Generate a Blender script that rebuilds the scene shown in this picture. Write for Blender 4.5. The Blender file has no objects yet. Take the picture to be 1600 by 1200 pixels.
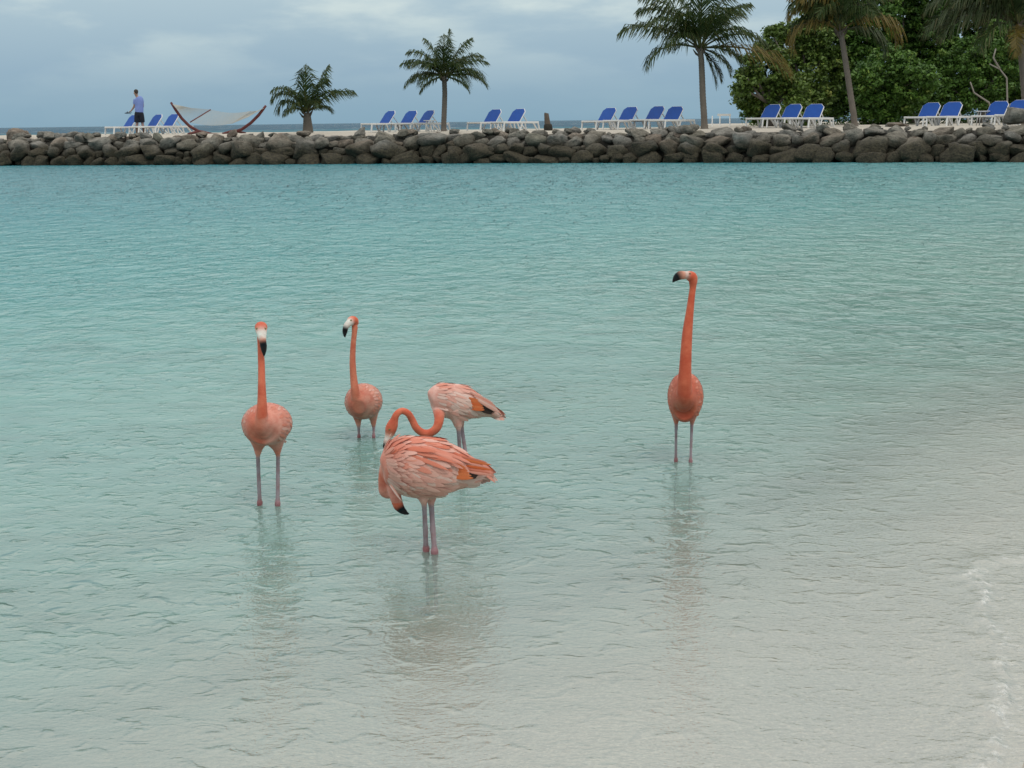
import bpy, bmesh, math, random
import numpy as np
from mathutils import Vector, Matrix, noise
from mathutils.bvhtree import BVHTree

random.seed(7)
rng = np.random.default_rng(7)
S = bpy.context.scene
COL = S.collection

# ------------------------------------------------------------------ camera
F = 2222.0            # focal length in photo pixels (photo is 1600 x 1200)
CAM_H = 1.5
TILT = math.radians(10.48)
ROLL = math.radians(-0.75)
cam_data = bpy.data.cameras.new('camera')
cam = bpy.data.objects.new('camera', cam_data)
COL.objects.link(cam)
cam_data.sensor_width = 36.0
cam_data.lens = F / 1600.0 * 36.0
cam_data.clip_start = 0.1
cam_data.clip_end = 20000
R = Matrix.Rotation(math.radians(90) - TILT, 4, 'X') @ Matrix.Rotation(ROLL, 4, 'Z')
cam.matrix_world = Matrix.Translation((0, 0, CAM_H)) @ R
S.camera = cam
R3 = R.to_3x3()
C0 = Vector((0, 0, CAM_H))

# ------------------------------------------------------------------ sky and sun
SUN_EL, SUN_AZ = math.radians(60), math.radians(150)     # azimuth from +Y, negative is left
world = bpy.data.worlds.new('World')
S.world = world
world.use_nodes = True
wn, wl = world.node_tree.nodes, world.node_tree.links
wn.clear()
def wnode(t, **k):
    n = wn.new(t)
    for a, b in k.items():
        setattr(n, a, b)
    return n
out = wnode('ShaderNodeOutputWorld')
bg = wnode('ShaderNodeBackground')
bg.inputs['Strength'].default_value = 0.1
sky = wnode('ShaderNodeTexSky', sky_type='NISHITA', sun_disc=False)
sky.sun_elevation = SUN_EL
sky.sun_rotation = SUN_AZ
sky.dust_density = 2.0
tc = wnode('ShaderNodeTexCoord')
sep = wnode('ShaderNodeSeparateXYZ')
wl.new(tc.outputs['Generated'], sep.inputs[0])
ramp = wnode('ShaderNodeValToRGB')
wl.new(sep.outputs['Z'], ramp.inputs[0])
cr = ramp.color_ramp
cr.elements[0].position = 0.0;  cr.elements[0].color = (2.55, 4.05, 5.1, 1)
cr.elements[1].position = 1.0;  cr.elements[1].color = (9.6, 9.7, 9.7, 1)
for p, c in ((0.035, (3.0, 4.4, 5.5)), (0.085, (4.3, 5.6, 6.3)), (0.2, (5.1, 6.0, 6.5)), (0.45, (7.5, 8.0, 8.2))):
    e = cr.elements.new(p); e.color = (*c, 1)
# flattened cloud banks, the same all round the sky
mp = wnode('ShaderNodeMapping')
mp.inputs['Scale'].default_value = (6.5, 6.5, 24.0)
mp.inputs['Location'].default_value = (0.6, 0.3, 0.4)
wl.new(tc.outputs['Generated'], mp.inputs[0])
nz = wnode('ShaderNodeTexNoise')
nz.inputs['Scale'].default_value = 1.3
nz.inputs['Detail'].default_value = 6
nz.inputs['Roughness'].default_value = 0.52
wl.new(mp.outputs[0], nz.inputs[0])
mr = wnode('ShaderNodeMapRange')
mr.interpolation_type = 'SMOOTHSTEP'
mr.inputs['From Min'].default_value = 0.44
mr.inputs['From Max'].default_value = 0.68
wl.new(nz.outputs['Fac'], mr.inputs[0])
hm = wnode('ShaderNodeMapRange')
hm.inputs['From Min'].default_value = 0.02
hm.inputs['From Max'].default_value = 0.075
hm.inputs['To Min'].default_value = 0.12
wl.new(sep.outputs['Z'], hm.inputs[0])
mul = wnode('ShaderNodeMath', operation='MULTIPLY')
wl.new(mr.outputs[0], mul.inputs[0]); wl.new(hm.outputs[0], mul.inputs[1])
cl = wnode('ShaderNodeMix', data_type='RGBA', blend_type='MULTIPLY')
cl.inputs[0].default_value = 1.0
wl.new(ramp.outputs[0], cl.inputs[6])
clr = wnode('ShaderNodeMix', data_type='RGBA')
clr.inputs[6].default_value = (0.97, 0.98, 0.99, 1)
clr.inputs[7].default_value = (1.52, 1.34, 1.17, 1)
wl.new(mul.outputs[0], clr.inputs[0])
wl.new(clr.outputs[2], cl.inputs[7])
mx = wnode('ShaderNodeMix', data_type='RGBA')
mx.inputs[0].default_value = 0.93
wl.new(sky.outputs[0], mx.inputs[6]); wl.new(cl.outputs[2], mx.inputs[7])
wl.new(mx.outputs[2], bg.inputs['Color'])
wl.new(bg.outputs[0], out.inputs[0])

sd = bpy.data.lights.new('sun', 'SUN')
sd.energy = 0.8
sd.angle = math.radians(25)
sd.color = (1.0, 0.96, 0.9)
sun = bpy.data.objects.new('sun', sd)
COL.objects.link(sun)
d = Vector((math.sin(SUN_AZ) * math.cos(SUN_EL), math.cos(SUN_AZ) * math.cos(SUN_EL), math.sin(SUN_EL)))
sun.rotation_euler = d.to_track_quat('Z', 'Y').to_euler()
sun.location = (0, 0, 30)

S.view_settings.view_transform = 'Standard'
S.view_settings.look = 'None'
S.view_settings.gamma = 1
S.view_settings.use_curve_mapping = False
S.view_settings.exposure = 0.06
S.render.engine = 'CYCLES'
S.cycles.use_denoising = True
S.cycles.max_bounces = 8
S.cycles.transparent_max_bounces = 8
S.cycles.caustics_reflective = False
S.cycles.caustics_refractive = False
S.cycles.sample_clamp_indirect = 4

# ------------------------------------------------------------------ projection helpers
def ray(px, py):
    return (R3 @ Vector(((px - 800) / F, -(py - 600) / F, -1))).normalized()
def pt(px, py, Y):                      # the point seen at photo pixel (px, py) at depth y = Y
    v = ray(px, py)
    return C0 + v * (Y / v.y)
def gp(px, py, z=0.0):                  # the same, on the level plane z
    v = ray(px, py)
    return C0 + v * ((z - CAM_H) / v.z)
def gx(px, Y, z):                       # x of the point (x, Y, z) that projects to column px
    py = 200
    for _ in range(4):
        v = ray(px, py); p = C0 + v * (Y / v.y)
        py += (p.z - z) * F / Y
    return p.x

# ------------------------------------------------------------------ object helpers
def link(name, me, parent=None, mat=None, loc=None):
    o = bpy.data.objects.new(name, me)
    COL.objects.link(o)
    if mat is not None:
        me.materials.clear(); me.materials.append(mat)
    if loc is not None: o.location = loc
    if parent is not None: o.parent = parent
    return o
def empty(name, loc, label, cat, group=None, rz=0):
    o = bpy.data.objects.new(name, None)
    COL.objects.link(o)
    o.empty_display_size = 0.2
    o.location = loc; o.rotation_euler = (0, 0, rz)
    o['label'] = label; o['category'] = cat
    if group: o['group'] = group
    return o
def tag(o, label, cat, group=None):
    o['label'] = label; o['category'] = cat
    if group: o['group'] = group
    return o
def mesh_from(name, V, Fc, smooth=True):
    me = bpy.data.meshes.new(name)
    me.from_pydata([tuple(v) for v in V], [], Fc)
    me.update()
    if smooth:
        me.polygons.foreach_set('use_smooth', [True] * len(me.polygons))
    return me
def np_mesh(name, V, Q, smooth=False):
    me = bpy.data.meshes.new(name)
    n, m = len(V), len(Q)
    k = Q.shape[1]
    me.vertices.add(n); me.vertices.foreach_set('co', V.astype(np.float32).ravel())
    me.loops.add(m * k); me.loops.foreach_set('vertex_index', Q.astype(np.int32).ravel())
    me.polygons.add(m)
    me.polygons.foreach_set('loop_start', np.arange(0, m * k, k, dtype=np.int32))
    me.polygons.foreach_set('use_smooth', np.full(m, smooth))
    me.update(calc_edges=True)
    return me
class MB:
    def __init__(s): s.V = []; s.F = []
    def tube(s, pts, rad, n=8, flat=1.0, side=None, cap=True):
        pts = [Vector(p) for p in pts]
        if not hasattr(rad, '__len__'): rad = [rad] * len(pts)
        base = len(s.V); prev = None
        for i, p in enumerate(pts):
            t = (pts[min(i + 1, len(pts) - 1)] - pts[max(i - 1, 0)]).normalized()
            ref = side if side is not None else (prev if prev is not None else (Vector((0, 0, 1)) if abs(t.z) < .9 else Vector((1, 0, 0))))
            a = (ref - t * ref.dot(t)).normalized(); b = t.cross(a); prev = a
            for k in range(n):
                an = 2 * math.pi * k / n
                s.V.append(p + (a * math.cos(an) + b * math.sin(an) * flat) * rad[i])
        for i in range(len(pts) - 1):
            for k in range(n):
                q = base + i * n
                s.F.append((q + k, q + (k + 1) % n, q + n + (k + 1) % n, q + n + k))
        if cap:
            s.F.append(tuple(base + k for k in range(n))[::-1])
            s.F.append(tuple(base + (len(pts) - 1) * n + k for k in range(n)))
        return s
    def bar(s, a, b, w, h, up=Vector((0, 0, 1))):      # box beam from a to b
        a, b = Vector(a), Vector(b); t = (b - a).normalized()
        u = (up - t * up.dot(t)).normalized(); l = t.cross(u)
        base = len(s.V)
        for p in (a, b):
            for su, sl in ((-1, -1), (1, -1), (1, 1), (-1, 1)):
                s.V.append(p + u * (su * h / 2) + l * (sl * w / 2))
        for f in ((0, 1, 2, 3), (7, 6, 5, 4), (0, 4, 5, 1), (1, 5, 6, 2), (2, 6, 7, 3), (3, 7, 4, 0)):
            s.F.append(tuple(base + i for i in f))
        return s
    def slab(s, poly, nrm, th):                        # polygon extruded along nrm
        base = len(s.V); n = len(poly); nrm = Vector(nrm).normalized()
        for p in poly: s.V.append(Vector(p) + nrm * th / 2)
        for p in poly: s.V.append(Vector(p) - nrm * th / 2)
        s.F.append(tuple(base + i for i in range(n)))
        s.F.append(tuple(base + n + i for i in range(n))[::-1])
        for i in range(n):
            j = (i + 1) % n
            s.F.append((base + j, base + i, base + n + i, base + n + j))
        return s
    def build(s, name, mat, parent=None, smooth=False, bevel=0):
        me = mesh_from(name, s.V, s.F, smooth)
        bm = bmesh.new(); bm.from_mesh(me)
        bmesh.ops.recalc_face_normals(bm, faces=bm.faces)
        if bevel: bmesh.ops.bevel(bm, geom=bm.edges[:], offset=bevel, segments=1, affect='EDGES')
        bm.to_mesh(me); bm.free()
        return link(name, me, parent, mat)

# ------------------------------------------------------------------ material helpers
class NT:
    def __init__(s, name):
        s.m = bpy.data.materials.new(name); s.m.use_nodes = True
        s.n = s.m.node_tree.nodes; s.l = s.m.node_tree.links
        s.n.clear(); s.out = s.n.new('ShaderNodeOutputMaterial')
    def node(s, t, ins=None, **k):
        n = s.n.new(t)
        for a, b in k.items(): setattr(n, a, b)
        for a, b in (ins or {}).items():
            if isinstance(b, bpy.types.NodeSocket): s.l.new(b, n.inputs[a])
            else: n.inputs[a].default_value = b
        return n
    def math(s, op, a, b=0.0, c=None, clamp=False):
        ins = {0: a, 1: b}
        if c is not None: ins[2] = c
        return s.node('ShaderNodeMath', ins, operation=op, use_clamp=clamp).outputs[0]
    def noise(s, vec, scale, detail=4, rough=0.55, dist=0.0):
        return s.node('ShaderNodeTexNoise', {'Vector': vec, 'Scale': scale, 'Detail': detail, 'Roughness': rough, 'Distortion': dist}).outputs['Fac']
    def ramp(s, fac, stops):
        n = s.node('ShaderNodeValToRGB', {0: fac}); e = n.color_ramp.elements
        e[0].position, e[0].color = stops[0][0], (*stops[0][1], 1)
        e[1].position, e[1].color = stops[-1][0], (*stops[-1][1], 1)
        for p, c in stops[1:-1]:
            x = e.new(p); x.color = (*c, 1)
        return n.outputs[0]
    def mix(s, f, a, b, blend='MIX'):
        n = s.node('ShaderNodeMix', data_type='RGBA', blend_type=blend)
        for i, v in ((0, f), (6, a), (7, b)):
            if isinstance(v, bpy.types.NodeSocket): s.l.new(v, n.inputs[i])
            else: n.inputs[i].default_value = (*v, 1) if isinstance(v, tuple) and len(v) == 3 else v
        return n.outputs[2]
    def rng(s, v, a, b, c=0.0, d=1.0, smooth=False):
        n = s.node('ShaderNodeMapRange', {0: v, 1: a, 2: b, 3: c, 4: d})
        if smooth: n.interpolation_type = 'SMOOTHSTEP'
        return n.outputs[0]
    def bump(s, h, strength=0.5, dist=0.01, normal=None):
        ins = {'Height': h, 'Strength': strength, 'Distance': dist}
        if normal is not None: ins['Normal'] = normal
        return s.node('ShaderNodeBump', ins).outputs[0]
    def principled(s, **k):
        p = s.node('ShaderNodeBsdfPrincipled')
        for a, b in k.items():
            a = {'color': 'Base Color', 'rough': 'Roughness', 'spec': 'Specular IOR Level', 'normal': 'Normal', 'metal': 'Metallic',
                 'sss': 'Subsurface Weight', 'coat': 'Coat Weight', 'sheen': 'Sheen Weight'}[a]
            if isinstance(b, bpy.types.NodeSocket): s.l.new(b, p.inputs[a])
            else: p.inputs[a].default_value = (*b, 1) if isinstance(b, tuple) else b
        s.l.new(p.outputs[0], s.out.inputs[0])
        return p
    def obj(s): return s.node('ShaderNodeTexCoord').outputs['Object']
    def pos(s): return s.node('ShaderNodeNewGeometry').outputs['Position']
    def rand(s): return s.node('ShaderNodeObjectInfo').outputs['Random']
    def attr(s, name, out='Color'):
        return s.node('ShaderNodeAttribute', attribute_name=name).outputs[out]
def simple(name, c, rough=0.6, var=0.15, scale=8, bump=0.2, spec=0.4):
    t = NT(name); o = t.obj()
    n = t.noise(o, scale, 5)
    col = t.mix(n, tuple(x * (1 - var) for x in c), tuple(min(1, x * (1 + var)) for x in c))
    t.principled(color=col, rough=rough, spec=spec, normal=t.bump(t.noise(o, scale * 6, 3), bump, 0.01))
    return t.m
M = {}
M['white_plastic'] = simple('white_plastic', (0.74, 0.74, 0.72), 0.4, 0.08, 3, 0.05)
M['blue_sling'] = simple('blue_sling', (0.010, 0.08, 0.36), 0.65, 0.18, 6, 0.1)
M['red_wood'] = simple('red_wood', (0.13, 0.03, 0.028), 0.5, 0.3, 5, 0.2)
M['rope'] = simple('rope', (0.42, 0.42, 0.38), 0.9, 0.1, 5, 0.1)
M['palm_trunk'] = simple('palm_trunk', (0.17, 0.145, 0.12), 0.9, 0.35, 3, 0.8)
M['dead_wood'] = simple('dead_wood', (0.12, 0.095, 0.075), 0.9, 0.35, 6, 0.8)
M['dark_weed'] = simple('dark_weed', (0.03, 0.028, 0.022), 0.9, 0.4, 9, 0.8)
M['bark'] = simple('bark', (0.15, 0.13, 0.11), 0.9, 0.4, 3, 0.8)
M['skin'] = simple('skin', (0.42, 0.25, 0.18), 0.6, 0.08, 5, 0.05)
M['hair'] = simple('hair', (0.05, 0.04, 0.03), 0.8, 0.2, 20, 0.4)
M['shirt'] = simple('shirt', (0.22, 0.30, 0.62), 0.85, 0.12, 6, 0.3)
M['shorts'] = simple('shorts', (0.012, 0.014, 0.022), 0.85, 0.2, 8, 0.3)
M['black_rubber'] = simple('black_rubber', (0.015, 0.015, 0.017), 0.6, 0.2, 8, 0.1)

# sand (dry ground of the breakwater and the lagoon bed)
def sand_mat(name, c, wet=False):
    t = NT(name); p = t.pos()
    a = t.noise(p, 0.9, 5); b = t.noise(p, 45, 3, 0.7); g = t.noise(p, 260, 2, 0.6)
    col = t.mix(a, tuple(x * 0.9 for x in c), tuple(x * 1.08 for x in c))
    col = t.mix(t.rng(b, 0.35, 0.7), col, tuple(x * 0.76 for x in c))
    col = t.mix(t.rng(t.noise(p, 110, 2, 0.7), 0.5, 0.72), col, tuple(min(.8, x * 1.25) for x in c))
    col = t.mix(t.rng(g, 0.62, 0.75, 0, 0.6), col, tuple(x * 0.55 for x in c))
    col = t.mix(t.rng(g, 0.33, 0.25, 0, 0.5), col, tuple(min(.8, x * 1.4) for x in c))
    rp = t.node('ShaderNodeMapping', {0: p, 'Scale': (7, 14, 1), 'Rotation': (0, 0, 0.7)}).outputs[0]
    rip = t.noise(rp, 1.0, 2, 0.4, 1.2)
    nrm = t.bump(rip, 0.5, 0.015, t.bump(b, 0.3, 0.004))
    t.principled(color=col, rough=0.75 if wet else 0.95, spec=0.3, normal=nrm)
    return t.m
M['sand_dry'] = sand_mat('sand_dry', (0.52, 0.48, 0.41))
M['sand_bed'] = sand_mat('sand_bed', (0.40, 0.372, 0.312), True)

# stones of the breakwater: grey limestone, weed and tide stain near the water
def stone_mat():
    t = NT('stone'); o = t.obj(); p = t.pos(); r = t.rand()
    ro = t.node('ShaderNodeVectorMath', {0: o, 1: t.node('ShaderNodeCombineXYZ', {0: t.math('MULTIPLY', r, 40.0)}).outputs[0]}, operation='ADD').outputs[0]
    n1 = t.noise(ro, 1.6, 6, 0.65); n2 = t.noise(ro, 7, 5, 0.7); n3 = t.noise(p, 1.1, 4)
    dry = t.mix(t.rng(n1, 0.3, 0.7), (0.10, 0.094, 0.082), (0.335, 0.32, 0.285))
    tint = t.ramp(r, [(0.0, (0.95, 0.97, 1.0)), (0.45, (1, 1, 0.97)), (0.8, (0.9, 0.86, 0.76)), (0.93, (1.1, 0.88, 0.76)), (1.0, (0.75, 0.8, 0.68))])
    dry = t.mix(0.75, dry, tint, 'MULTIPLY')
    dry = t.mix(t.rng(n2, 0.58, 0.72, 0, 0.5), dry, (0.33, 0.315, 0.28))
    wet = t.mix(t.rng(n2, 0.35, 0.65), (0.02, 0.019, 0.014), (0.085, 0.075, 0.048))
    z = t.node('ShaderNodeSeparateXYZ', {0: p}).outputs[2]
    zz = t.math('ADD', z, t.rng(n3, 0.2, 0.8, -0.25, 0.25))
    col = t.mix(t.rng(zz, 0.42, 1.05, 1, 0, True), dry, wet)
    crack = t.rng(n2, 0.42, 0.36, 0, 0.7)
    col = t.mix(crack, col, (0.03, 0.028, 0.024))
    nrm = t.bump(t.noise(ro, 3.2, 6, 0.65), 0.9, 0.09, t.bump(n2, 0.6, 0.03))
    t.principled(color=col, rough=0.85, spec=0.3, normal=nrm)
    return t.m
M['stone'] = stone_mat()

# water: clear over the sand where it is thin, milky turquoise with depth
def water_mat(name, far=False):
    t = NT(name); p = t.pos()
    dist = t.node('ShaderNodeVectorMath', {0: p}, operation='LENGTH').outputs['Value']
    if far:
        m1 = t.node('ShaderNodeMapping', {0: p, 'Scale': (0.16, 0.35, 1), 'Rotation': (0, 0, 0.2)}).outputs[0]
        h = t.noise(m1, 1.0, 6, 0.62)
        nrm = t.bump(h, 1.0, 1.9)
        m2 = t.node('ShaderNodeMapping', {0: p, 'Scale': (0.012, 0.05, 1)}).outputs[0]
        patch = t.noise(m2, 1.0, 3)
        y = t.node('ShaderNodeSeparateXYZ', {0: p}).outputs[1]
        deepness = t.math('ADD', t.rng(y, 90, 420), t.rng(patch, 0.3, 0.7, -0.3, 0.3), clamp=True)
        body = t.mix(deepness, (0.05, 0.255, 0.285), (0.025, 0.09, 0.15))
        cap = t.rng(t.noise(t.node('ShaderNodeMapping', {0: p, 'Scale': (0.09, 0.05, 1)}).outputs[0], 1.0, 5, 0.65), 0.61, 0.68)
        body = t.mix(cap, body, (0.75, 0.78, 0.78))
        dif = t.node('ShaderNodeBsdfDiffuse', {'Color': body, 'Normal': nrm}).outputs[0]
        gl = t.node('ShaderNodeBsdfGlossy', {'Color': (1, 1, 1, 1), 'Roughness': 0.18, 'Normal': nrm}).outputs[0]
        fr = t.node('ShaderNodeFresnel', {'IOR': 1.33, 'Normal': nrm}).outputs[0]
        fr = t.math('MINIMUM', fr, 0.2)
        t.l.new(t.node('ShaderNodeMixShader', {0: fr, 1: dif, 2: gl}).outputs[0], t.out.inputs[0])
        return t.m
    depth = t.attr('depth', 'Fac')
    # wind ripples: three sizes, crests lying across the view
    def lay(sx, sy, rot, det, rough, ds=0.0):
        mm = t.node('ShaderNodeMapping', {0: p, 'Scale': (sx, sy, 1), 'Rotation': (0, 0, rot)}).outputs[0]
        return t.noise(mm, 1.0, det, rough, ds)
    calm = t.rng(t.noise(t.node('ShaderNodeMapping', {0: p, 'Scale': (0.35, 0.6, 1)}).outputs[0], 1.0, 2), 0.35, 0.65, 0.5, 1.15)
    shal = t.rng(depth, 0.0, 0.28, 0.24, 1.0)
    def wl(sx, sy, rot, lo=0.50, hi=0.78):          # separate little wavelets on calmer water
        h = lay(sx, sy, rot, 2, 0.5, 0.6)
        return t.rng(h, lo, hi, 0, 1, True)
    n = t.bump(lay(2.3, 0.75, 0.12, 3, 0.6, 0.4), t.rng(dist, 16, 34, 0.0, 1.0), 0.75)
    n = t.bump(lay(4.0, 2.4, 0.05, 3, 0.6, 0.3), t.rng(dist, 8, 18, 0.0, 1.0), 0.20, n)
    n = t.bump(wl(5.2, 5.6, -0.15), t.math('MULTIPLY', calm, t.math('MULTIPLY', t.rng(dist, 7, 14), t.rng(dist, 28, 50, 1.0, 0.4))), 0.030, n)
    n = t.bump(wl(10.5, 14.0, 0.1), t.math('MULTIPLY', shal, t.math('MULTIPLY', calm, t.rng(dist, 12, 28, 1.0, 0.2))), 0.0105, n)
    n = t.bump(lay(19, 27, 0.1, 3, 0.55, 0.5), t.math('MULTIPLY', shal, t.rng(dist, 8, 18, 1.0, 0.0)), 0.0046, n)
    n = t.bump(lay(42, 70, -0.2, 2, 0.6), t.rng(dist, 5, 13, 0.8, 0.0), 0.0028, n)
    cloudy = t.rng(t.noise(t.node('ShaderNodeMapping', {0: p, 'Scale': (1.3, 1.9, 1), 'Rotation': (0, 0, 0.6)}).outputs[0], 1.0, 4, 0.6, 0.8), 0.3, 0.7, 0.62, 1.4)
    k = t.math('EXPONENT', t.math('MULTIPLY', t.math('MULTIPLY', depth, cloudy), -4.2))
    body = t.ramp(t.rng(depth, 0.0, 2.6), [(0.0, (0.36, 0.45, 0.385)), (0.055, (0.31, 0.43, 0.365)), (0.10, (0.225, 0.39, 0.33)), (0.16, (0.215, 0.41, 0.36)), (0.30, (0.13, 0.365, 0.355)), (0.55, (0.068, 0.30, 0.325)), (0.9, (0.02, 0.23, 0.28)), (1.0, (0.018, 0.225, 0.275))])
    pm = t.node('ShaderNodeMapping', {0: p, 'Scale': (0.10, 0.28, 1)}).outputs[0]
    body = t.mix(t.rng(t.noise(pm, 1.0, 3), 0.35, 0.7, 0, 0.35), body, t.mix(0.5, body, (0.02, 0.22, 0.27)))
    dif = t.node('ShaderNodeBsdfDiffuse', {'Color': body, 'Normal': n}).outputs[0]
    foam = t.attr('foam', 'Fac')
    fn = t.noise(p, 55, 3, 0.7)
    foam = t.math('MULTIPLY', foam, t.rng(fn, 0.44, 0.62))
    tint = t.mix(t.rng(depth, 0, 0.3), (0.96, 0.985, 0.975), (0.80, 0.96, 0.94))
    tr = t.node('ShaderNodeBsdfTransparent', {'Color': tint}).outputs[0]
    base = t.node('ShaderNodeMixShader', {0: k, 1: dif, 2: tr}).outputs[0]
    gl = t.node('ShaderNodeBsdfGlossy', {'Color': (1, 1, 1, 1), 'Roughness': t.rng(dist, 3, 40, 0.04, 0.2), 'Normal': n}).outputs[0]
    fr = t.node('ShaderNodeFresnel', {'IOR': 1.33, 'Normal': n}).outputs[0]
    fr = t.math('MINIMUM', fr, 0.29)
    sh = t.node('ShaderNodeMixShader', {0: fr, 1: base, 2: gl}).outputs[0]
    fm = t.node('ShaderNodeBsdfDiffuse', {'Color': (0.8, 0.8, 0.77, 1)}).outputs[0]
    sh = t.node('ShaderNodeMixShader', {0: foam, 1: sh, 2: fm}).outputs[0]
    t.l.new(sh, t.out.inputs[0])
    return t.m
M['lagoon'] = water_mat('lagoon_water')
M['sea'] = water_mat('sea_water', True)

# leaves and fronds
def leaf_mat(name, a, b, c, rough=0.5):
    t = NT(name); v = t.attr('shade', 'Fac')
    col = t.ramp(v, [(0.0, a), (0.6, b), (1.0, c)])
    pr = t.principled(color=col, rough=rough, spec=0.35)
    tl = t.node('ShaderNodeBsdfTranslucent', {'Color': col}).outputs[0]
    sh = t.node('ShaderNodeMixShader', {0: 0.22, 1: pr.outputs[0], 2: tl}).outputs[0]
    t.l.new(sh, t.out.inputs[0])
    return t.m
M['leaves'] = leaf_mat('leaves', (0.04, 0.10, 0.018), (0.10, 0.20, 0.032), (0.25, 0.33, 0.07))
M['leaves_olive'] = leaf_mat('leaves_olive', (0.05, 0.095, 0.018), (0.125, 0.20, 0.035), (0.28, 0.30, 0.07))
M['frond'] = leaf_mat('frond', (0.022, 0.045, 0.012), (0.05, 0.085, 0.02), (0.17, 0.15, 0.055))
M['frond_dry'] = leaf_mat('frond_dry', (0.08, 0.07, 0.015), (0.18, 0.13, 0.025), (0.28, 0.21, 0.06))
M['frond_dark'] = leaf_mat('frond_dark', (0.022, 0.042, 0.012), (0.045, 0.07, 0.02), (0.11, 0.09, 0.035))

# flamingo
def plumage_mat():
    t = NT('plumage'); c = t.attr('plume'); o = t.obj()
    n1 = t.noise(o, 22, 4, 0.6)
    st = t.node('ShaderNodeMapping', {0: o, 'Scale': (60, 60, 240)}).outputs[0]
    n2 = t.noise(st, 1.0, 3, 0.6)
    mott = t.mix(t.rng(n1, 0.35, 0.68), (0.92, 0.80, 0.78), (1.12, 1.35, 1.38))
    col = t.mix(1.0, c, mott, 'MULTIPLY')
    col = t.mix(t.rng(n2, 0.35, 0.7, 0, 0.5), col, t.mix(1.0, col, (0.88, 0.74, 0.72), 'MULTIPLY'))
    t.principled(color=col, rough=0.75, spec=0.2, sheen=0.15, normal=t.bump(n2, 0.35, 0.003))
    return t.m
M['plumage'] = plumage_mat()
def feather_mat(name, stops, edge=(0.85, 0.6, 0.52)):
    t = NT(name); o = t.obj(); r = t.rand()
    sp = t.node('ShaderNodeSeparateXYZ', {0: o})
    u = sp.outputs[0]; v = t.math('ABSOLUTE', sp.outputs[1])
    col = t.ramp(r, stops)
    barb = t.noise(t.node('ShaderNodeMapping', {0: o, 'Scale': (9, 40, 1), 'Rotation': (0, 0, 0.5)}).outputs[0], 1.0, 3, 0.6)
    col = t.mix(t.rng(barb, 0.35, 0.7, 0, 0.35), col, t.mix(0.5, col, edge))
    col = t.mix(t.rng(v, 0.0, 0.02, 0.25, 0), col, edge)
    col = t.mix(t.rng(u, 0.7, 1.0, 0, 0.3), col, edge)
    t.principled(color=col, rough=0.7, spec=0.2, normal=t.bump(barb, 0.3, 0.02))
    return t.m
M['f_pale'] = feather_mat('feather_pale', [(0, (0.72, 0.35, 0.28)), (0.5, (0.76, 0.40, 0.32)), (1, (0.78, 0.45, 0.37))], (0.80, 0.52, 0.44))
M['f_salmon'] = feather_mat('feather_salmon', [(0, (0.70, 0.23, 0.155)), (0.5, (0.73, 0.28, 0.20)), (1, (0.75, 0.33, 0.25))], (0.78, 0.40, 0.32))
M['f_coral'] = feather_mat('feather_coral', [(0, (0.62, 0.155, 0.09)), (0.5, (0.66, 0.19, 0.12)), (1, (0.69, 0.24, 0.16))], (0.66, 0.28, 0.19))
M['f_orange'] = feather_mat('feather_orange', [(0, (0.66, 0.12, 0.03)), (1, (0.72, 0.20, 0.07))], (0.75, 0.3, 0.15))
M['f_black'] = feather_mat('feather_black', [(0, (0.018, 0.014, 0.013)), (1, (0.04, 0.025, 0.02))], (0.05, 0.03, 0.025))
M['f_cream'] = feather_mat('feather_cream', [(0, (0.76, 0.50, 0.42)), (1, (0.79, 0.56, 0.49))], (0.82, 0.64, 0.57))
M['eye'] = simple('eye', (0.22, 0.17, 0.05), 0.2, 0.1, 8, 0)

# ------------------------------------------------------------------ lagoon bed, lagoon, sea
NX, NY = -0.76, 0.65                      # away from the shore
def bed_depth(x, y):
    s = (NX * x + NY * y) * 1.1           # metres from the shore line
    s = s + 0.10 * np.sin(x * 1.9 + 0.6) + 0.08 * np.sin(y * 1.3 + x * 0.7)
    xs = [-60, 0.4, 1.25, 2.3, 3.0, 3.75, 5.0, 7.0, 12, 20, 30, 45, 200]
    ds = [-2.5, -0.10, 0.008, 0.035, 0.10, 0.24, 0.32, 0.42, 0.70, 1.15, 1.7, 2.3, 2.6]
    return np.interp(s, xs, ds)
xs = np.concatenate([np.linspace(-120, -9, 40), np.linspace(-8.9, 8.9, 170), np.linspace(9, 120, 40)])
ys = np.concatenate([np.linspace(-40, 1.9, 20), np.linspace(2, 14, 150), np.linspace(14.2, 60, 60), np.linspace(61, 160, 20)])
X, Y = np.meshgrid(xs, ys)
Z = -bed_depth(X, Y)
def grid_mesh(name, X, Y, Z, smooth=True):
    r, c = X.shape
    V = np.stack([X.ravel(), Y.ravel(), Z.ravel()], 1)
    i = np.arange(r * c).reshape(r, c)
    Q = np.stack([i[:-1, :-1].ravel(), i[:-1, 1:].ravel(), i[1:, 1:].ravel(), i[1:, :-1].ravel()], 1)
    return np_mesh(name, V, Q, smooth)
bed = link('beach_sand', grid_mesh('beach_sand', X, Y, Z), mat=M['sand_bed'])
bed['kind'] = 'structure'

# the waterline of the breakwater
WL = [gp(-900, 262), gp(-80, 259.3), gp(200, 258.3), gp(500, 256.5), gp(800, 255.2), gp(1200, 254.3), gp(1500, 253.8), gp(1750, 253.6), gp(2300, 253)]
wlx = [p.x for p in WL]; wly = [p.y for p in WL]
def wall_y(x): return float(np.interp(x, wlx, wly))

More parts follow.
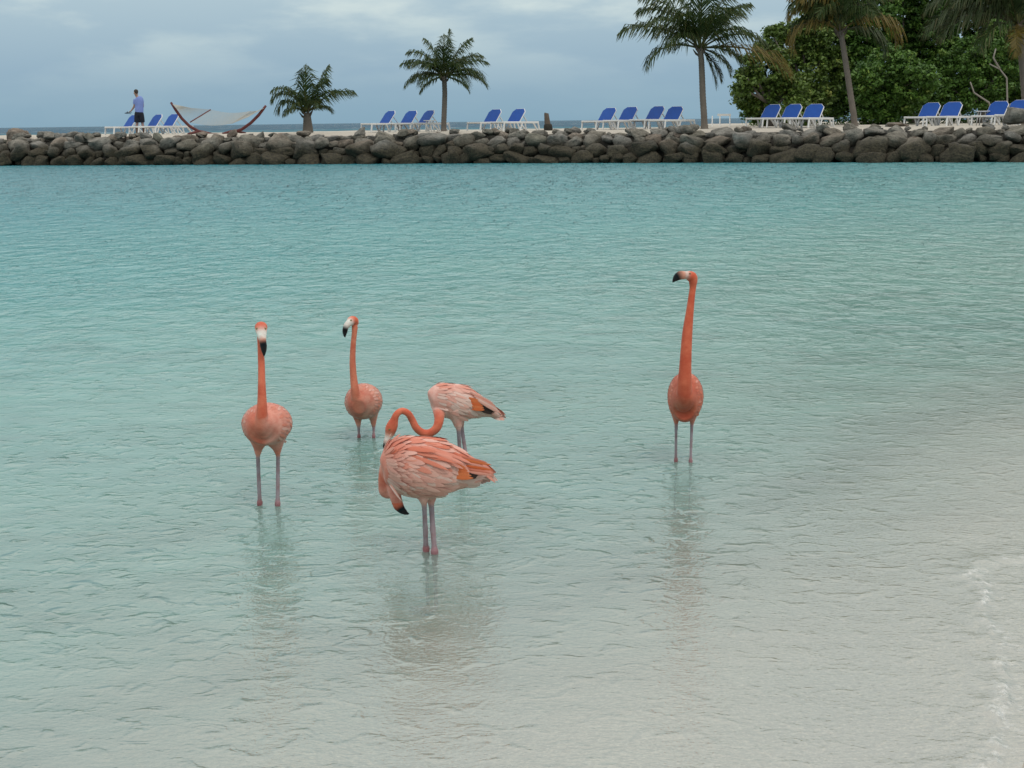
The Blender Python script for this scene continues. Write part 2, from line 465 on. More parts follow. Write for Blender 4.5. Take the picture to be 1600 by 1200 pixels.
# swash edge: a small bore running up the last centimetres of water
SW = [gp(1620, 868), gp(1560, 880), gp(1528, 900), gp(1532, 930), gp(1545, 965), gp(1566, 1010), gp(1580, 1060), gp(1568, 1120), gp(1540, 1165), gp(1505, 1205), gp(1450, 1260)]
swx = np.array([p.x for p in SW]); swy = np.array([p.y for p in SW])
def swash_dist(x, y):                     # signed distance, positive on the shore side
    best = np.full(x.shape, 1e9); sgn = np.ones(x.shape)
    for i in range(len(SW) - 1):
        ax, ay, bx, by = swx[i], swy[i], swx[i + 1], swy[i + 1]
        dx, dy = bx - ax, by - ay; L2 = dx * dx + dy * dy
        t = np.clip(((x - ax) * dx + (y - ay) * dy) / L2, 0, 1)
        qx, qy = x - (ax + t * dx), y - (ay + t * dy)
        dd = np.hypot(qx, qy)
        side = np.sign(dx * qy - dy * qx)
        m = dd < best
        best = np.where(m, dd, best); sgn = np.where(m, side, sgn)
    return best * sgn

nr, na = 800, 760
rr = 2.6 * (62.0 / 2.6) ** (np.linspace(0, 1, nr)) 
aa = np.linspace(math.radians(-31), math.radians(31), na)
RR, AA = np.meshgrid(rr, aa, indexing='ij')
WX, WY = RR * np.sin(AA), RR * np.cos(AA)
ZW = np.zeros_like(WX)
dep = bed_depth(WX, WY)
n_w = 90
for i in range(n_w):
    lam = 0.10 * (1.5 / 0.10) ** (i / (n_w - 1))
    k = 2 * math.pi / lam
    th = rng.normal(1.5, 0.95)           # travelling roughly along the view
    amp = 0.0046 * k ** -1 * (0.4 + 1.0 * math.exp(-(math.log(lam / 0.16) / 0.7) ** 2))
    fade = np.clip((lam - RR * 0.014) / (lam * 0.4), 0, 1)
    ph = rng.uniform(0, 6.28)
    ZW += amp * fade * np.sin(k * (WX * math.cos(th) + WY * math.sin(th)) + ph + 0.6 * np.sin(WX * 0.9 + i) + 0.5 * np.sin(WY * 1.1 + 2 * i))
patch = 0.75 + 0.45 * np.sin(WX * 0.5 + 1.3 * np.sin(WY * 0.33)) * np.sin(WY * 0.45 + 0.8)
ZW *= patch * np.clip(0.30 + dep * 4.0, 0.30, 1.0)
sdist = swash_dist(WX, WY)
for (fpx, fpy) in ((667, 861), (678, 865), (720, 733), (731, 735), (406, 789), (434, 790), (561, 684), (584, 684), (1056, 722), (1079, 723)):
    fp = gp(fpx, fpy); rd = np.hypot(WX - fp.x, WY - fp.y)
    ZW += 0.0022 * np.exp(-rd / 0.10) * np.cos(rd * 2 * math.pi / 0.055) * (rd < 0.6)
def wob(sc, seed):
    r_ = np.random.default_rng(seed); a_ = np.zeros_like(WX)
    for _ in range(9):
        th_, k_ = r_.uniform(0, math.pi), sc * r_.uniform(.5, 1.8)
        a_ += np.sin(k_ * (WX * math.cos(th_) + WY * math.sin(th_)) + r_.uniform(0, 6.28))
    return a_ / 3.0
sd2 = sdist + 0.03 * wob(12, 3) + 0.012 * wob(45, 4)
jag = np.clip(0.42 + 0.38 * wob(22, 5) + 0.25 * wob(80, 6), 0.08, 1)
bore = np.exp(-(sd2 / 0.030) ** 2)
ZW += 0.009 * np.where(sd2 > 0, np.exp(-(sd2 / 0.02) ** 2), np.exp(-(sd2 / 0.09) ** 2)) * (0.4 + jag)
foam = bore * 0.62 * jag + 0.42 * np.exp(-np.clip(sd2, 0, 9) / 0.13) * (sd2 > 0) * np.clip(wob(60, 7) + wob(150, 8) - .35, 0, 1)
lag_me = grid_mesh('lagoon_water', WX[::-1], WY[::-1], ZW[::-1])
def add_attr(me, name, arr):
    at = me.attributes.new(name, 'FLOAT', 'POINT')
    at.data.foreach_set('value', np.ascontiguousarray(arr, dtype=np.float32).ravel())
add_attr(lag_me, 'depth', np.clip(dep, 0, 9)[::-1])
add_attr(lag_me, 'foam', foam[::-1])
lagoon = link('lagoon_water', lag_me, mat=M['lagoon'])
lagoon['kind'] = 'structure'
# calmer sheets of the same water left and right of the frame
a0 = math.radians(31)
for sgn in (-1, 1):
    A1 = np.linspace(a0, math.radians(88), 60) * sgn
    R1, A2 = np.meshgrid(2.6 * (120 / 2.6) ** np.linspace(0, 1, 90), A1, indexing='ij')
    x1, y1 = R1 * np.sin(A2), R1 * np.cos(A2)
    me = grid_mesh('lagoon_water', x1[::-sgn], y1[::-sgn], np.zeros_like(x1))
    add_attr(me, 'depth', np.clip(bed_depth(x1, y1), 0, 9)[::-sgn])
    add_attr(me, 'foam', np.zeros_like(x1))
    o = link('lagoon_water', me, mat=M['lagoon']); o['kind'] = 'structure'

def sand_back(x):                         # far edge of the sand bank
    return float(np.interp(x, [-60, -10, 5, 9.5, 13, 20, 60], [72, 69, 66, 68, 100, 112, 112]))
sx = np.concatenate([np.linspace(-4000, -60, 12), np.linspace(-50, 60, 45), np.linspace(70, 4000, 12)])
rows = []
tt = np.concatenate([np.linspace(0, 1, 30) ** 3])
SX = np.repeat(sx[None, :], 30, 0)
y0 = np.array([wall_y(x) + 4 for x in sx])
SY = y0[None, :] + (9000 - y0)[None, :] * tt[:, None]
sea = link('sea', grid_mesh('sea', SX, SY, np.full_like(SX, -0.02)), mat=M['sea'])
sea['kind'] = 'structure'

# ------------------------------------------------------------------ sand bank on the breakwater
SZ = 1.13
bx = np.linspace(-45, 75, 260)
bt = np.linspace(0, 1, 60)
def bank_z(x, y, t, back):
    z = SZ + 0.035 * noise.noise(Vector((x * 0.5, y * 0.5, 0))) + 0.02 * noise.noise(Vector((x * 2, y * 2, 3)))
    return z
VX = np.zeros((60, 260)); VY = np.zeros_like(VX); VZ = np.zeros_like(VX)
for j, x in enumerate(bx):
    yf, yb = wall_y(x) + 1.5, sand_back(x)
    for i, t in enumerate(bt):
        y = yf + (yb - yf) * t
        z = bank_z(x, y, t, yb)
        e = (y - yf)
        if e < 1.0: z -= 0.5 * (1 - e / 1.0) ** 2
        if t > 0.93: z -= (t - 0.93) / 0.07 * 1.6
        VX[i, j], VY[i, j], VZ[i, j] = x, y, z
bank = link('sand_bank', grid_mesh('sand_bank', VX, VY, VZ), mat=M['sand_dry'])
bank['kind'] = 'structure'
def sand_at(x, y): return bank_z(x, y, 0, 0)

# ------------------------------------------------------------------ rock breakwater
def rock_mesh(seed, sub=3):
    bm = bmesh.new()
    bmesh.ops.create_icosphere(bm, subdivisions=sub, radius=1)
    r = random.Random(seed)
    off = Vector((r.uniform(-50, 50), r.uniform(-50, 50), r.uniform(-50, 50)))
    planes = [(Vector((r.gauss(0, 1), r.gauss(0, 1), r.gauss(0, 1))).normalized(), r.uniform(0.55, 0.9)) for _ in range(13)]
    for v in bm.verts:
        d = v.co.normalized()
        p = Vector([math.copysign(abs(c) ** 0.6, c) for c in d]) * 1.0
        for n, h in planes:
            k = p.dot(n) - h
            if k > 0: p -= n * k * 0.8
        f = 1 + 0.22 * noise.noise(d * 1.4 + off) + 0.10 * noise.noise(d * 3.5 + off) + 0.05 * noise.noise(d * 8 + off)
        v.co = p * f * 0.97
    me = bpy.data.meshes.new('stone')
    bm.to_mesh(me); bm.free()
    me.polygons.foreach_set('use_smooth', [True] * len(me.polygons))
    me.materials.append(M['stone'])
    return me
rocks = [rock_mesh(s) for s in range(14)]
rocks_lo = [rock_mesh(s + 40, 2) for s in range(6)]
wall = empty('rock_breakwater', (0, wall_y(0), 0), 'long low breakwater of stacked grey limestone boulders, dark and wet along the waterline', 'breakwater')
def stone(x, y, z, w, dpt, h, lo=False):
    me = random.choice(rocks_lo if lo else rocks)
    o = link('stone', me, wall)
    o.location = (x, y - wall_y(0), z)
    o.scale = (w / 2, dpt / 2, h / 2)
    o.rotation_euler = (random.gauss(0, .16) + random.choice((0, math.pi)), random.gauss(0, .26), random.gauss(0, .3) + random.choice((0, math.pi)))
    return o
X0, X1 = gp(-130, 260).x, gp(1730, 254).x
def course(z0, setback, wmin, wmax, hr, jz, ov=0.86):
    x = X0 + random.uniform(0, .5)
    while x < X1:
        w = random.uniform(wmin, wmax) if random.random() < .8 else random.uniform(wmin * .5, wmin)
        h = min(.80, w * random.uniform(*hr) + .08)
        x += w * ov / 2
        y = wall_y(x) + setback + random.gauss(0, .10)
        stone(x, y, z0 + random.uniform(-jz, jz), w * 1.16, w * random.uniform(.85, 1.15), h * 1.14)
        x += w * ov / 2
course(0.10, 0.42, 0.45, 1.15, (.45, .68), 0.06)
course(0.42, 0.70, 0.45, 1.15, (.48, .72), 0.09)
course(0.73, 0.98, 0.45, 1.10, (.42, .66), 0.08)
course(0.93, 1.40, 0.30, 0.90, (.32, .48), 0.05)
for k in range(60):                        # loose smaller stones lying on the crest
    px = random.uniform(0, 1600)
    x = gx(px, wall_y(0), 1.1)
    s = random.uniform(.18, .5)
    stone(x, wall_y(x) + random.uniform(1.2, 2.1), 1.04 + s * 0.18, s * 1.2, s, s * .7)
core = []
for j in range(61):
    x = X0 - 25 + (X1 - X0 + 50) * j / 60
    core.append(x)
V = []; Fq = []
for x in core:
    y = wall_y(x) - wall_y(0)
    V += [(x, y + .75, -1.2), (x, y + .75, 0.3), (x, y + 1.2, .85), (x, y + 1.75, 1.0), (x, y + 3.0, 0.9), (x, y + 4.0, -1.2)]
for j in range(60):
    for i in range(5):
        a = j * 6 + i
        Fq.append((a, a + 6, a + 7, a + 1))
link('rubble_core', mesh_from('rubble_core', V, Fq), wall, M['dark_weed'])
def lone_rock(px, Y, w, h, label, lift=0.3):
    o = link('boulder', rocks[random.randrange(14)].copy())
    x = gx(px, Y, SZ)
    o.location = (x, Y, sand_at(x, Y) + h * lift); o.scale = (w / 2, w / 2, h / 2)
    o.rotation_euler = (0, 0, random.uniform(0, 6))
    tag(o, label, 'boulder')
lone_rock(1592, wall_y(16.5) + 2.0, 0.95, 0.72, 'large rounded grey boulder on the crest at the far right end of the breakwater', .45)
lone_rock(1391, wall_y(13) + 4.6, 0.38, 0.25, 'small pale boulder alone on the sand in front of the dark trees')
lone_rock(1404, wall_y(13) + 3.4, 0.8, 0.2, 'flat brownish rock lying half buried beside the small pale boulder')
lone_rock(24, wall_y(-20) + 1.9, 1.05, 0.62, 'broad mossy boulder on the breakwater crest at the far left against the sea', .12)
for px_, b_, s_ in ((5, 1.6, .8), (45, 1.8, .7), (62, 1.5, .6), (82, 1.9, .55), (96, 1.6, .75), (112, 1.7, .5), (140, 1.5, .5)):
    x_ = gx(px_, wall_y(-19), 1.1); stone(x_, wall_y(x_) + b_, 1.14, s_, s_ * .9, s_ * .55)

# ------------------------------------------------------------------ sun loungers
def lounger_proto():
    root = empty('sun_lounger', (0, 0, 0), 'x', 'sun lounger', 'blue and white sun loungers on the sand bank')
    W, H = 0.74, 0.33
    def P(x, y, z): return Vector((x, y, z))
    # local x runs from the foot end (0) to the rear (1.75)
    for s in (-1, 1):
        y = s * W / 2
        m = MB()
        m.bar(P(0, y, H), P(1.86, y, H - .015), .045, .075)
        m.build('side_rail', M['white_plastic'], root, bevel=.012)
        for a, b in ((P(.05, y, H), P(.0, y, 0)), (P(.72, y, H - .02), P(.86, y, 0)), (P(.98, y, H - .02), P(.86, y, 0)), (P(1.82, y, H - .02), P(1.90, y, 0)), (P(1.56, y, H - .02), P(1.80, y * .9, 0.04))):
            mm = MB(); mm.bar(a, b + Vector((0, 0, .0)), .055, .06, Vector((1, 0, 0)))
            mm.build('leg', M['white_plastic'], root, bevel=.012)
    m = MB(); m.bar(P(0.02, -W / 2 + .02, H + .004), P(.02, W / 2 - .02, H + .004), .06, .06); m.build('foot_rail', M['white_plastic'], root, bevel=.012)
    m = MB(); m.bar(P(1.86, -W / 2 + .02, H - .01), P(1.86, W / 2 - .02, H - .01), .05, .05); m.build('rear_rail', M['white_plastic'], root, bevel=.012)
    m = MB(); m.slab([P(.05, -W / 2 + .03, H + .02), P(.85, -W / 2 + .03, H - .005), P(.85, W / 2 - .03, H - .005), P(.05, W / 2 - .03, H + .02)], (0, 0, 1), .012)
    m.build('seat_sling', M['blue_sling'], root)
    # reclined back
    a = math.radians(52); L = .63
    ux, uz = math.cos(a), math.sin(a)
    def B(t, y, o=0): return P(.86 + ux * t - uz * o, y, H + .0 + uz * t + ux * o)
    hw = W / 2 - .03; ch = .13
    prof = [(0, -hw), (L - ch, -hw), (L, -hw + ch), (L, hw - ch), (L - ch, hw), (0, hw)]
    br = empty_part('backrest', root)
    m = MB(); m.slab([B(t, y, .012) for t, y in prof], Vector((-uz, 0, ux)), .014)
    bs = m.build('backrest', M['blue_sling'], root)
    m = MB()
    m.tube([B(t, y, -.004) for t, y in prof], .021, 6)
    m.build('frame', M['white_plastic'], bs)
    m = MB(); m.bar(B(.42, -.2, -.02), P(1.42, -.2, H), .03, .03); m.bar(B(.42, .2, -.02), P(1.42, .2, H), .03, .03)
    m.build('backrest_prop', M['white_plastic'], root)
    return root
def empty_part(n, r): return None
def copy_tree(o, parent=None):
    c = o.copy(); COL.objects.link(c); c.parent = parent
    for ch in list(o.children): copy_tree(ch, c)
    return c
HEAD = math.radians(44)
# hinge column in the photo, distance behind the waterline, extra turn, label
LG = [
 (199, 5.2, 0, 'blue backed lounger partly hidden by the standing man, leftmost on the breakwater'),
 (237, 4.7, 0, 'blue backed lounger between the standing man and the red hammock stand'),
 (262, 4.1, 0, 'blue backed lounger whose back is crossed by the left arm of the hammock stand'),
 (600, 4.2, 0, 'leftmost lounger of the trio between the two small palms, lower reclined back'),
 (634, 4.7, 0, 'middle lounger of the trio just left of the thin trunked palm'),
 (661, 4.2, 0, 'lounger with its back right beside the thin trunk of the middle palm'),
 (765, 4.3, 0, 'left lounger of the pair standing right of the middle palm'),
 (802, 3.9, 0, 'right lounger of the pair between the middle palm and the dark stump'),
 (944, 5.0, 0, 'first lounger right of the dark stump, leftmost in the row of four'),
 (977, 4.5, 0, 'second of the four loungers between the stump and the tall palm'),
 (1019, 4.9, 0, 'third of the four loungers between the stump and the tall palm'),
 (1048, 4.4, 0, 'fourth of the row of four, its back nearest to the tall palm trunk'),
 (1200, 5.2, 0, 'lounger with the lowest reclined back, first right of the tall palm before the trees'),
 (1233, 4.7, 0, 'middle lounger of the trio in front of the sea grape trees'),
 (1267, 4.2, 0, 'right lounger of the trio, close to the leaning palm trunk, rear legs in plain view'),
 (1448, 4.7, 0, 'left lounger of the pair right of the leaning palm, under the dark trees'),
 (1482, 4.2, 0, 'right lounger of the pair right of the leaning palm, rear legs in plain view'),
 (1554, 4.6, 0, 'lounger just right of the round white table near the right edge'),
 (1588, 4.1, 0, 'rightmost lounger, cut by the right edge of the photo behind the large boulder'),
]
proto = lounger_proto()
for i, (px, back, tw, lab) in enumerate(LG):
    o = proto if i == 0 else copy_tree(proto)
    x = gx(px, 55, SZ + .35)
    for _ in range(4):
        Yh = wall_y(x) + back
        x = gx(px, Yh, SZ + .35)
    h = HEAD + random.gauss(0, .04)
    ex = Vector((math.cos(h), math.sin(h), 0))          # foot -> rear
    base = Vector((x, Yh, 0)) - ex * .86 - Vector((math.sin(h), -math.cos(h), 0)) * 0.0
    o.location = (base.x, base.y, sand_at(x, Yh) - .01)
    o.rotation_euler = (0, 0, h)
    o['label'] = lab
def side_table(px, back, label, h=.42):
    x = gx(px, 55, SZ)
    for _ in range(3):
        Yh = wall_y(x) + back; x = gx(px, Yh, SZ)
    r = empty('side_table', (x, Yh, sand_at(x, Yh)), label, 'side table', 'small white plastic side tables')
    m = MB(); m.tube([(0, 0, h - .03), (0, 0, h - .025), (0, 0, h), (0, 0, h + .004)], [.22, .25, .25, .23], 20)
    m.build('table_top', M['white_plastic'], r, True)
    for k in range(4):
        a = math.pi / 4 + k * math.pi / 2
        m = MB(); m.tube([(.17 * math.cos(a), .17 * math.sin(a), h - .03), (.23 * math.cos(a), .23 * math.sin(a), 0)], [.022, .018], 6)
        m.build('leg', M['white_plastic'], r, True)
side_table(1535, 4.9, 'round white side table between the last two pairs of loungers, under the dark trees', .50)
side_table(222, 4.6, 'white side table between the legs of the standing man and the loungers', .36)
side_table(672, 3.5, 'white side table in front of the loungers beside the thin trunk of the middle palm', .44)

# ------------------------------------------------------------------ hammock on its stand
hx, hY = gx(341, wall_y(-13) + 3.6, SZ), wall_y(-13) + 3.6
ham = empty('hammock_stand', (hx, hY, SZ), 'dark red curved wooden hammock stand on the sand left of the small palm', 'hammock stand')
def HP(px, py, dy=0): return pt(px, py, hY + dy) - ham.location
arc = [(267, 160), (274, 171), (284, 185), (296, 197), (310, 205), (328, 210), (345, 211), (362, 208), (378, 202), (392, 192), (404, 180), (411, 171), (415.5, 165)]
m = MB(); m.tube([HP(a, b) for a, b in arc], [.045, .055] + [.062] * 9 + [.055, .045], 8, flat=1.0)
m.build('arc_beam', M['red_wood'], ham, True)
for pxa in (312, 366):
    m = MB()
    c = HP(pxa, 209.0)
    c.z = .07
    m.tube([(c.x - .38, -.45, .02), (c.x - .12, -.12, .09), (c.x, 0, .11), (c.x + .12, .12, .09), (c.x + .38, .45, .02)], [.04, .055, .06, .055, .04], 6)
    m.build('cross_foot', M['red_wood'], ham, True)
hb = empty('hammock', (hx, hY, SZ), 'pale rope net hammock with wooden spreader bars hanging from the red stand', 'hammock')
A, B = HP(270, 163, -.05), HP(412, 169, -.05)
l0, l1 = HP(329, 171.5, .55), HP(297, 191, -.45)
r0, r1 = HP(391, 174, .55), HP(362, 193, -.45)
m = MB(); m.tube([l0, l1], .026, 6); m.build('spreader_bar', M['red_wood'], hb, True)
m = MB(); m.tube([r0, r1], .014, 6); m.build('spreader_bar', M['rope'], hb, True)
def bed_pt(u, v):
    a, b = l0.lerp(l1, v), r0.lerp(r1, v)
    p = a.lerp(b, u)
    p.z -= .10 * math.sin(math.pi * u)
    return p
m = MB()
for j in range(17):
    v = j / 16
    m.tube([bed_pt(i / 8, v) for i in range(9)], .0065, 3)
for i in range(31):
    m.tube([bed_pt(i / 30, j / 5) for j in range(6)], .006, 3)
m.build('net', M['rope'], hb)
for T, e0, e1 in ((A, l0, l1), (B, r0, r1)):
    m = MB()
    for j in range(15):
        e = e0.lerp(e1, j / 14)
        mid = T.lerp(e, .5); mid.z -= .05
        m.tube([T, mid, e], .008, 4)
    m.build('suspension_cord', M['rope'], hb)

# ------------------------------------------------------------------ stump and swim platform rail
sxp, sY = gx(857, 52, SZ), wall_y(gx(857, 52, SZ)) + 3.6
sxp = gx(856, sY, SZ)
st = empty('wooden_stump', (sxp, sY, sand_at(sxp, sY) - .02), 'short weathered palm stump with a dark weedy foot, alone on the sand', 'stump')
m = MB(); m.tube([(.02, 0, -.1), (.0, 0, .2), (-.03, 0, .45), (-.05, 0, .66), (-.045, 0, .68)], [.13, .12, .10, .085, .075], 12)
m.build('trunk', M['dead_wood'], st, True)
m = MB(); m.tube([(.03, 0, -.05), (.02, 0, .05), (.01, 0, .15), (0, 0, .24), (0, 0, .27)], [.13, .17, .165, .15, .12], 12)
m.build('weed_collar', M['dark_weed'], st, True)

fx, fY = gx(1126, 66, .9), 66.5
fr = empty('pipe_frame', (fx, fY, 0), 'thin white pipe railing frame standing by the sea, left of the green trees', 'frame')
def FP(px, py, dy=0): return pt(px, py, fY + dy) - fr.location
for a in (1113, 1125, 1140.5):
    top = FP(a, 180 if a != 1113 else 181)
    m = MB(); m.tube([(top.x, 0, -.1), top], .028, 6); m.build('post', M['white_plastic'], fr, True)
m = MB(); m.bar(FP(1121, 179.5), FP(1142, 179.5), .05, .10); m.build('top_rail', M['white_plastic'], fr)

# ------------------------------------------------------------------ palms
def frond(root, base, az, el, L, droop, mat, name='frond', leaf=0.42, n=44, wind=0.2, hang=1.0, seed=0, width=.042):
    """one feather frond: an arching rachis with a row of leaflets on either side"""
    r = random.Random(seed)
    V, Q, Sh = [], [], []
    steps = 14
    p = Vector(base); e = el
    pts = [p.copy()]; dirs = []
    for i in range(steps):
        d = Vector((math.cos(az) * math.cos(e), math.sin(az) * math.cos(e), math.sin(e)))
        p = p + d * (L / steps); pts.append(p.copy()); dirs.append(d)
        e -= droop * (0.35 + 1.3 * i / steps) / steps * 1.3
    dirs.append(dirs[-1])
    def quad(a, b, c, d_, sh):
        k = len(V); V.extend([a, b, c, d_]); Q.append((k, k + 1, k + 2, k + 3)); Sh.extend([sh] * 4)
    side0 = Vector((-math.sin(az), math.cos(az), 0))
    for i in range(steps):
        w = .035 * (1 - i / steps) + .008
        for s_ in (side0, Vector((0, 0, 1))):
            quad(pts[i] - s_ * w, pts[i] + s_ * w, pts[i + 1] + s_ * w * .9, pts[i + 1] - s_ * w * .9, .8)
    for k in range(n):
        t = 0.13 + 0.87 * (k + r.random() * .6) / n
        f = min(t, .999) * steps; i = int(f); q = pts[i].lerp(pts[i + 1], f - i); d = dirs[i]
        ln = leaf * 1.8 * L / 1.9 * (math.sin(math.pi * min(1, t * .92 + .12)) ** .6 + .12) * r.uniform(.8, 1.1)
        for s in (-1, 1):
            if r.random() < .06: continue
            o = (side0 * s * (0.85 - .35 * t) + d * (.55 + .5 * t) + Vector((wind * .5, 0, .10)) + Vector((r.gauss(0, .1), r.gauss(0, .1), r.gauss(0, .1)))).normalized()
            m1 = q + o * ln * .5
            o2 = (o + Vector((wind * .5, 0, -hang * r.uniform(.8, 1.8)))).normalized()
            m2 = m1 + o2 * ln * .5
            wv = d * width * .5 * r.uniform(.8, 1.2)
            sh = min(1, max(0, .35 + r.gauss(0, .18) + .25 * (t > .9)))
            quad(q - wv, q + wv, m1 + wv * 1.1, m1 - wv * 1.1, sh)
            k0 = len(V); V.extend([m1 - wv * 1.1, m1 + wv * 1.1, m2 + wv * .15, m2 - wv * .15]); Q.append((k0, k0 + 1, k0 + 2, k0 + 3)); Sh.extend([sh, sh, min(1, sh + .35), min(1, sh + .35)])
    me = np_mesh(name, np.array([tuple(v) for v in V]), np.array(Q))
    add_attr(me, 'shade', np.array(Sh))
    return link(name, me, root, mat)
def palm(name, label, basepx, back, trunk_px, rad, fronds, mat='frond', boot=True, seed=0, z0=None, **kw):
    """trunk_px: photo points of the trunk centre line; fronds: (az deg, el deg, length, droop, mat?)"""
    x = gx(basepx, 55, SZ)
    for _ in range(3):
        Yp = wall_y(x) + back; x = gx(basepx, Yp, SZ)
    z = sand_at(x, Yp) if z0 is None else z0
    root = empty(name, (x, Yp, z), label, 'palm tree')
    pts = [Vector((0, 0, -.15))] + [pt(a, b, Yp) - root.location for a, b in trunk_px]
    # ringed trunk
    P2, R2 = [], []
    tot = len(pts) - 1
    nseg = 12
    for i in range(tot):
        for k in range(nseg):
            u = (i + k / nseg) / tot
            P2.append(pts[i].lerp(pts[i + 1], k / nseg))
            rr_ = rad[0] + (rad[1] - rad[0]) * min(1, u * 1.15)
            if u < .12: rr_ *= 1 + (0.12 - u) * 3
            R2.append(rr_ * (1 + .10 * (k % 2)))
    P2.append(pts[-1]); R2.append(rad[1] * .9)
    m = MB(); m.tube(P2, R2, 12); m.build('trunk', M['palm_trunk'], root, True)
    top = pts[-1]
    if boot:
        for k in range(9):                      # dry leaf bases round the crown
            a = k * 2.4 + seed; m = MB()
            b0 = top + Vector((0, 0, -.28 + .03 * k)); dr = Vector((math.cos(a), math.sin(a), 0))
            m.tube([b0, b0 + dr * (rad[1] + .05) + Vector((0, 0, .1)), b0 + dr * (rad[1] * 1.4 + .12) + Vector((0, 0, .26))], [.05, .045, .015], 5, flat=.5)
            m.build('leaf_base', M['dead_wood'], root)
    for i, f in enumerate(fronds):
        az, el, L, dr = f[:4]
        mt = M[f[4]] if len(f) > 4 else M[mat]
        frond(root, top + Vector((0, 0, .02)) + Vector((math.cos(math.radians(az)), math.sin(math.radians(az)), 0)) * rad[1] * .5,
              math.radians(az), math.radians(el), L, dr, mt, seed=seed * 100 + i, **kw)
    return root
# azimuth 0 = to the right, 180 = to the left, 270 = towards the viewer
palm('palm_tree', 'short young coconut palm with a stubby trunk, wind blown, right of the hammock', 481, 3.2,
     [(481, 200), (480, 183), (479, 176)], (.23, .12),
     [(20, 70, 2.05, .25), (5, 45, 2.15, 1.0), (350, 60, 1.75, 1.4), (180, 66, 1.8, 2.1), (170, 52, 1.6, 2.4), (95, 86, 1.9, .3), (265, 80, 1.8, .6), (200, 70, 1.8, 1.6),
      (300, 55, 1.3, 2.0), (240, 50, 1.3, 2.2), (120, 62, 1.6, 1.3), (30, 35, 1.2, 1.6), (330, 72, 1.7, .9), (215, 30, 1.1, 1.6)],
     seed=1, leaf=.42, width=.034, wind=.4, hang=1.1)
palm('palm_tree', 'middle sized palm with a thin straight trunk beside the trio of loungers', 693, 3.0,
     [(693.5, 190), (694.5, 165), (695, 145), (694, 120)], (.10, .09),
     [(185, 62, 1.77, 1.2), (172, 40, 1.82, 1.0), (190, 12, 1.65, 1.1), (205, 45, 1.60, 1.3), (165, 75, 1.65, .5), (10, 68, 1.82, .6), (355, 40, 1.82, 1.0), (8, 12, 1.77, 1.1),
      (340, 25, 1.71, 1.2), (20, 52, 1.82, 1.1), (90, 80, 1.71, .4), (270, 70, 1.60, 1.0), (240, 45, 1.48, 1.4), (300, 45, 1.48, 1.4), (60, 50, 1.60, 1.0), (120, 50, 1.60, 1.0), (0, 88, 1.77, .15),
      (180, -15, 1.14, .8), (0, -15, 1.14, .8), (225, 10, 1.37, 1.2), (315, 8, 1.48, 1.2), (150, 20, 1.60, 1.1), (30, 25, 1.60, 1.1)],
     seed=2, leaf=.42, width=.032)
palm('palm_tree', 'tall palm with a pale ringed trunk and shaggy crown between the loungers and the trees', 1101, 4.2,
     [(1100, 180), (1098, 150), (1097, 120), (1096, 96), (1094, 76)], (.118, .10),
     [(182, 35, 3.2, 1.0), (188, 15, 2.4, 1.5), (170, 62, 2.9, 1.3), (200, 55, 2.6, 1.5), (160, 80, 2.5, .8), (90, 82, 2.7, .5), (265, 80, 2.6, .7),
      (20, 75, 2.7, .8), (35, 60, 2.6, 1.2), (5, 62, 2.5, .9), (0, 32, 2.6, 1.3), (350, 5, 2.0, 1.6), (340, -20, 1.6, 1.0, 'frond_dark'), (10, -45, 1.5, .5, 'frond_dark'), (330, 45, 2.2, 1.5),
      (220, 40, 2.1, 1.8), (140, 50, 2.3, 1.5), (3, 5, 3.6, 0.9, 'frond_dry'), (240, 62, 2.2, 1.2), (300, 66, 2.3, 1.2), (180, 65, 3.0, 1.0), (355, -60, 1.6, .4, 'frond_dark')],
     seed=3, leaf=.42, width=.042, n=52)
palm('palm_tree', 'palm with a grey trunk leaning left and yellowing fronds in front of the trees', 1336, 6.0,
     [(1334, 180), (1330, 155), (1324, 115), (1318, 75), (1313, 48)], (.115, .095),
     [(185, 75, 2.6, 1.8, 'frond_dry'), (180, 60, 2.4, 2.0, 'frond_dry'), (195, 68, 2.6, 2.0), (170, 85, 2.8, 1.4), (210, 72, 2.6, 1.9, 'frond_dry'), (160, 45, 2.3, 2.4), (182, 30, 2.5, 2.4, 'frond_dry'),
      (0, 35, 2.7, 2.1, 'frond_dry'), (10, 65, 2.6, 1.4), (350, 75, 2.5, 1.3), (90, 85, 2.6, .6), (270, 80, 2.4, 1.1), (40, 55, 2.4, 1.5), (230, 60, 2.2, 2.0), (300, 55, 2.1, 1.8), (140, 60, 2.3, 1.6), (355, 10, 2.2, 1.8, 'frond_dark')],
     seed=4, leaf=.42, width=.05, hang=1.4, n=52, wind=0)
palm('palm_tree', 'palm cut by the right edge of the photo with long drooping fronds over the loungers', 1606, 6.5,
     [(1604, 160), (1600, 110), (1596, 70), (1590, 38)], (.17, .13),
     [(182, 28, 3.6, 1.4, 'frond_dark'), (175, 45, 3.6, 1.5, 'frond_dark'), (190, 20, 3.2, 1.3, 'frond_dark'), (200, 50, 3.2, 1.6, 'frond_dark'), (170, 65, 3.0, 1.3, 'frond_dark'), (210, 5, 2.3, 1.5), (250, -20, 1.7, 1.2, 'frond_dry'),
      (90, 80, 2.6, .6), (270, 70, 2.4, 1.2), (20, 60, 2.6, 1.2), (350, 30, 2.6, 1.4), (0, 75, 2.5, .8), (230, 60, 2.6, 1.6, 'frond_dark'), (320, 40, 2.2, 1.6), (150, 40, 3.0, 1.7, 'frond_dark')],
     seed=5, leaf=.42, width=.05, hang=1.3, n=52, wind=0)

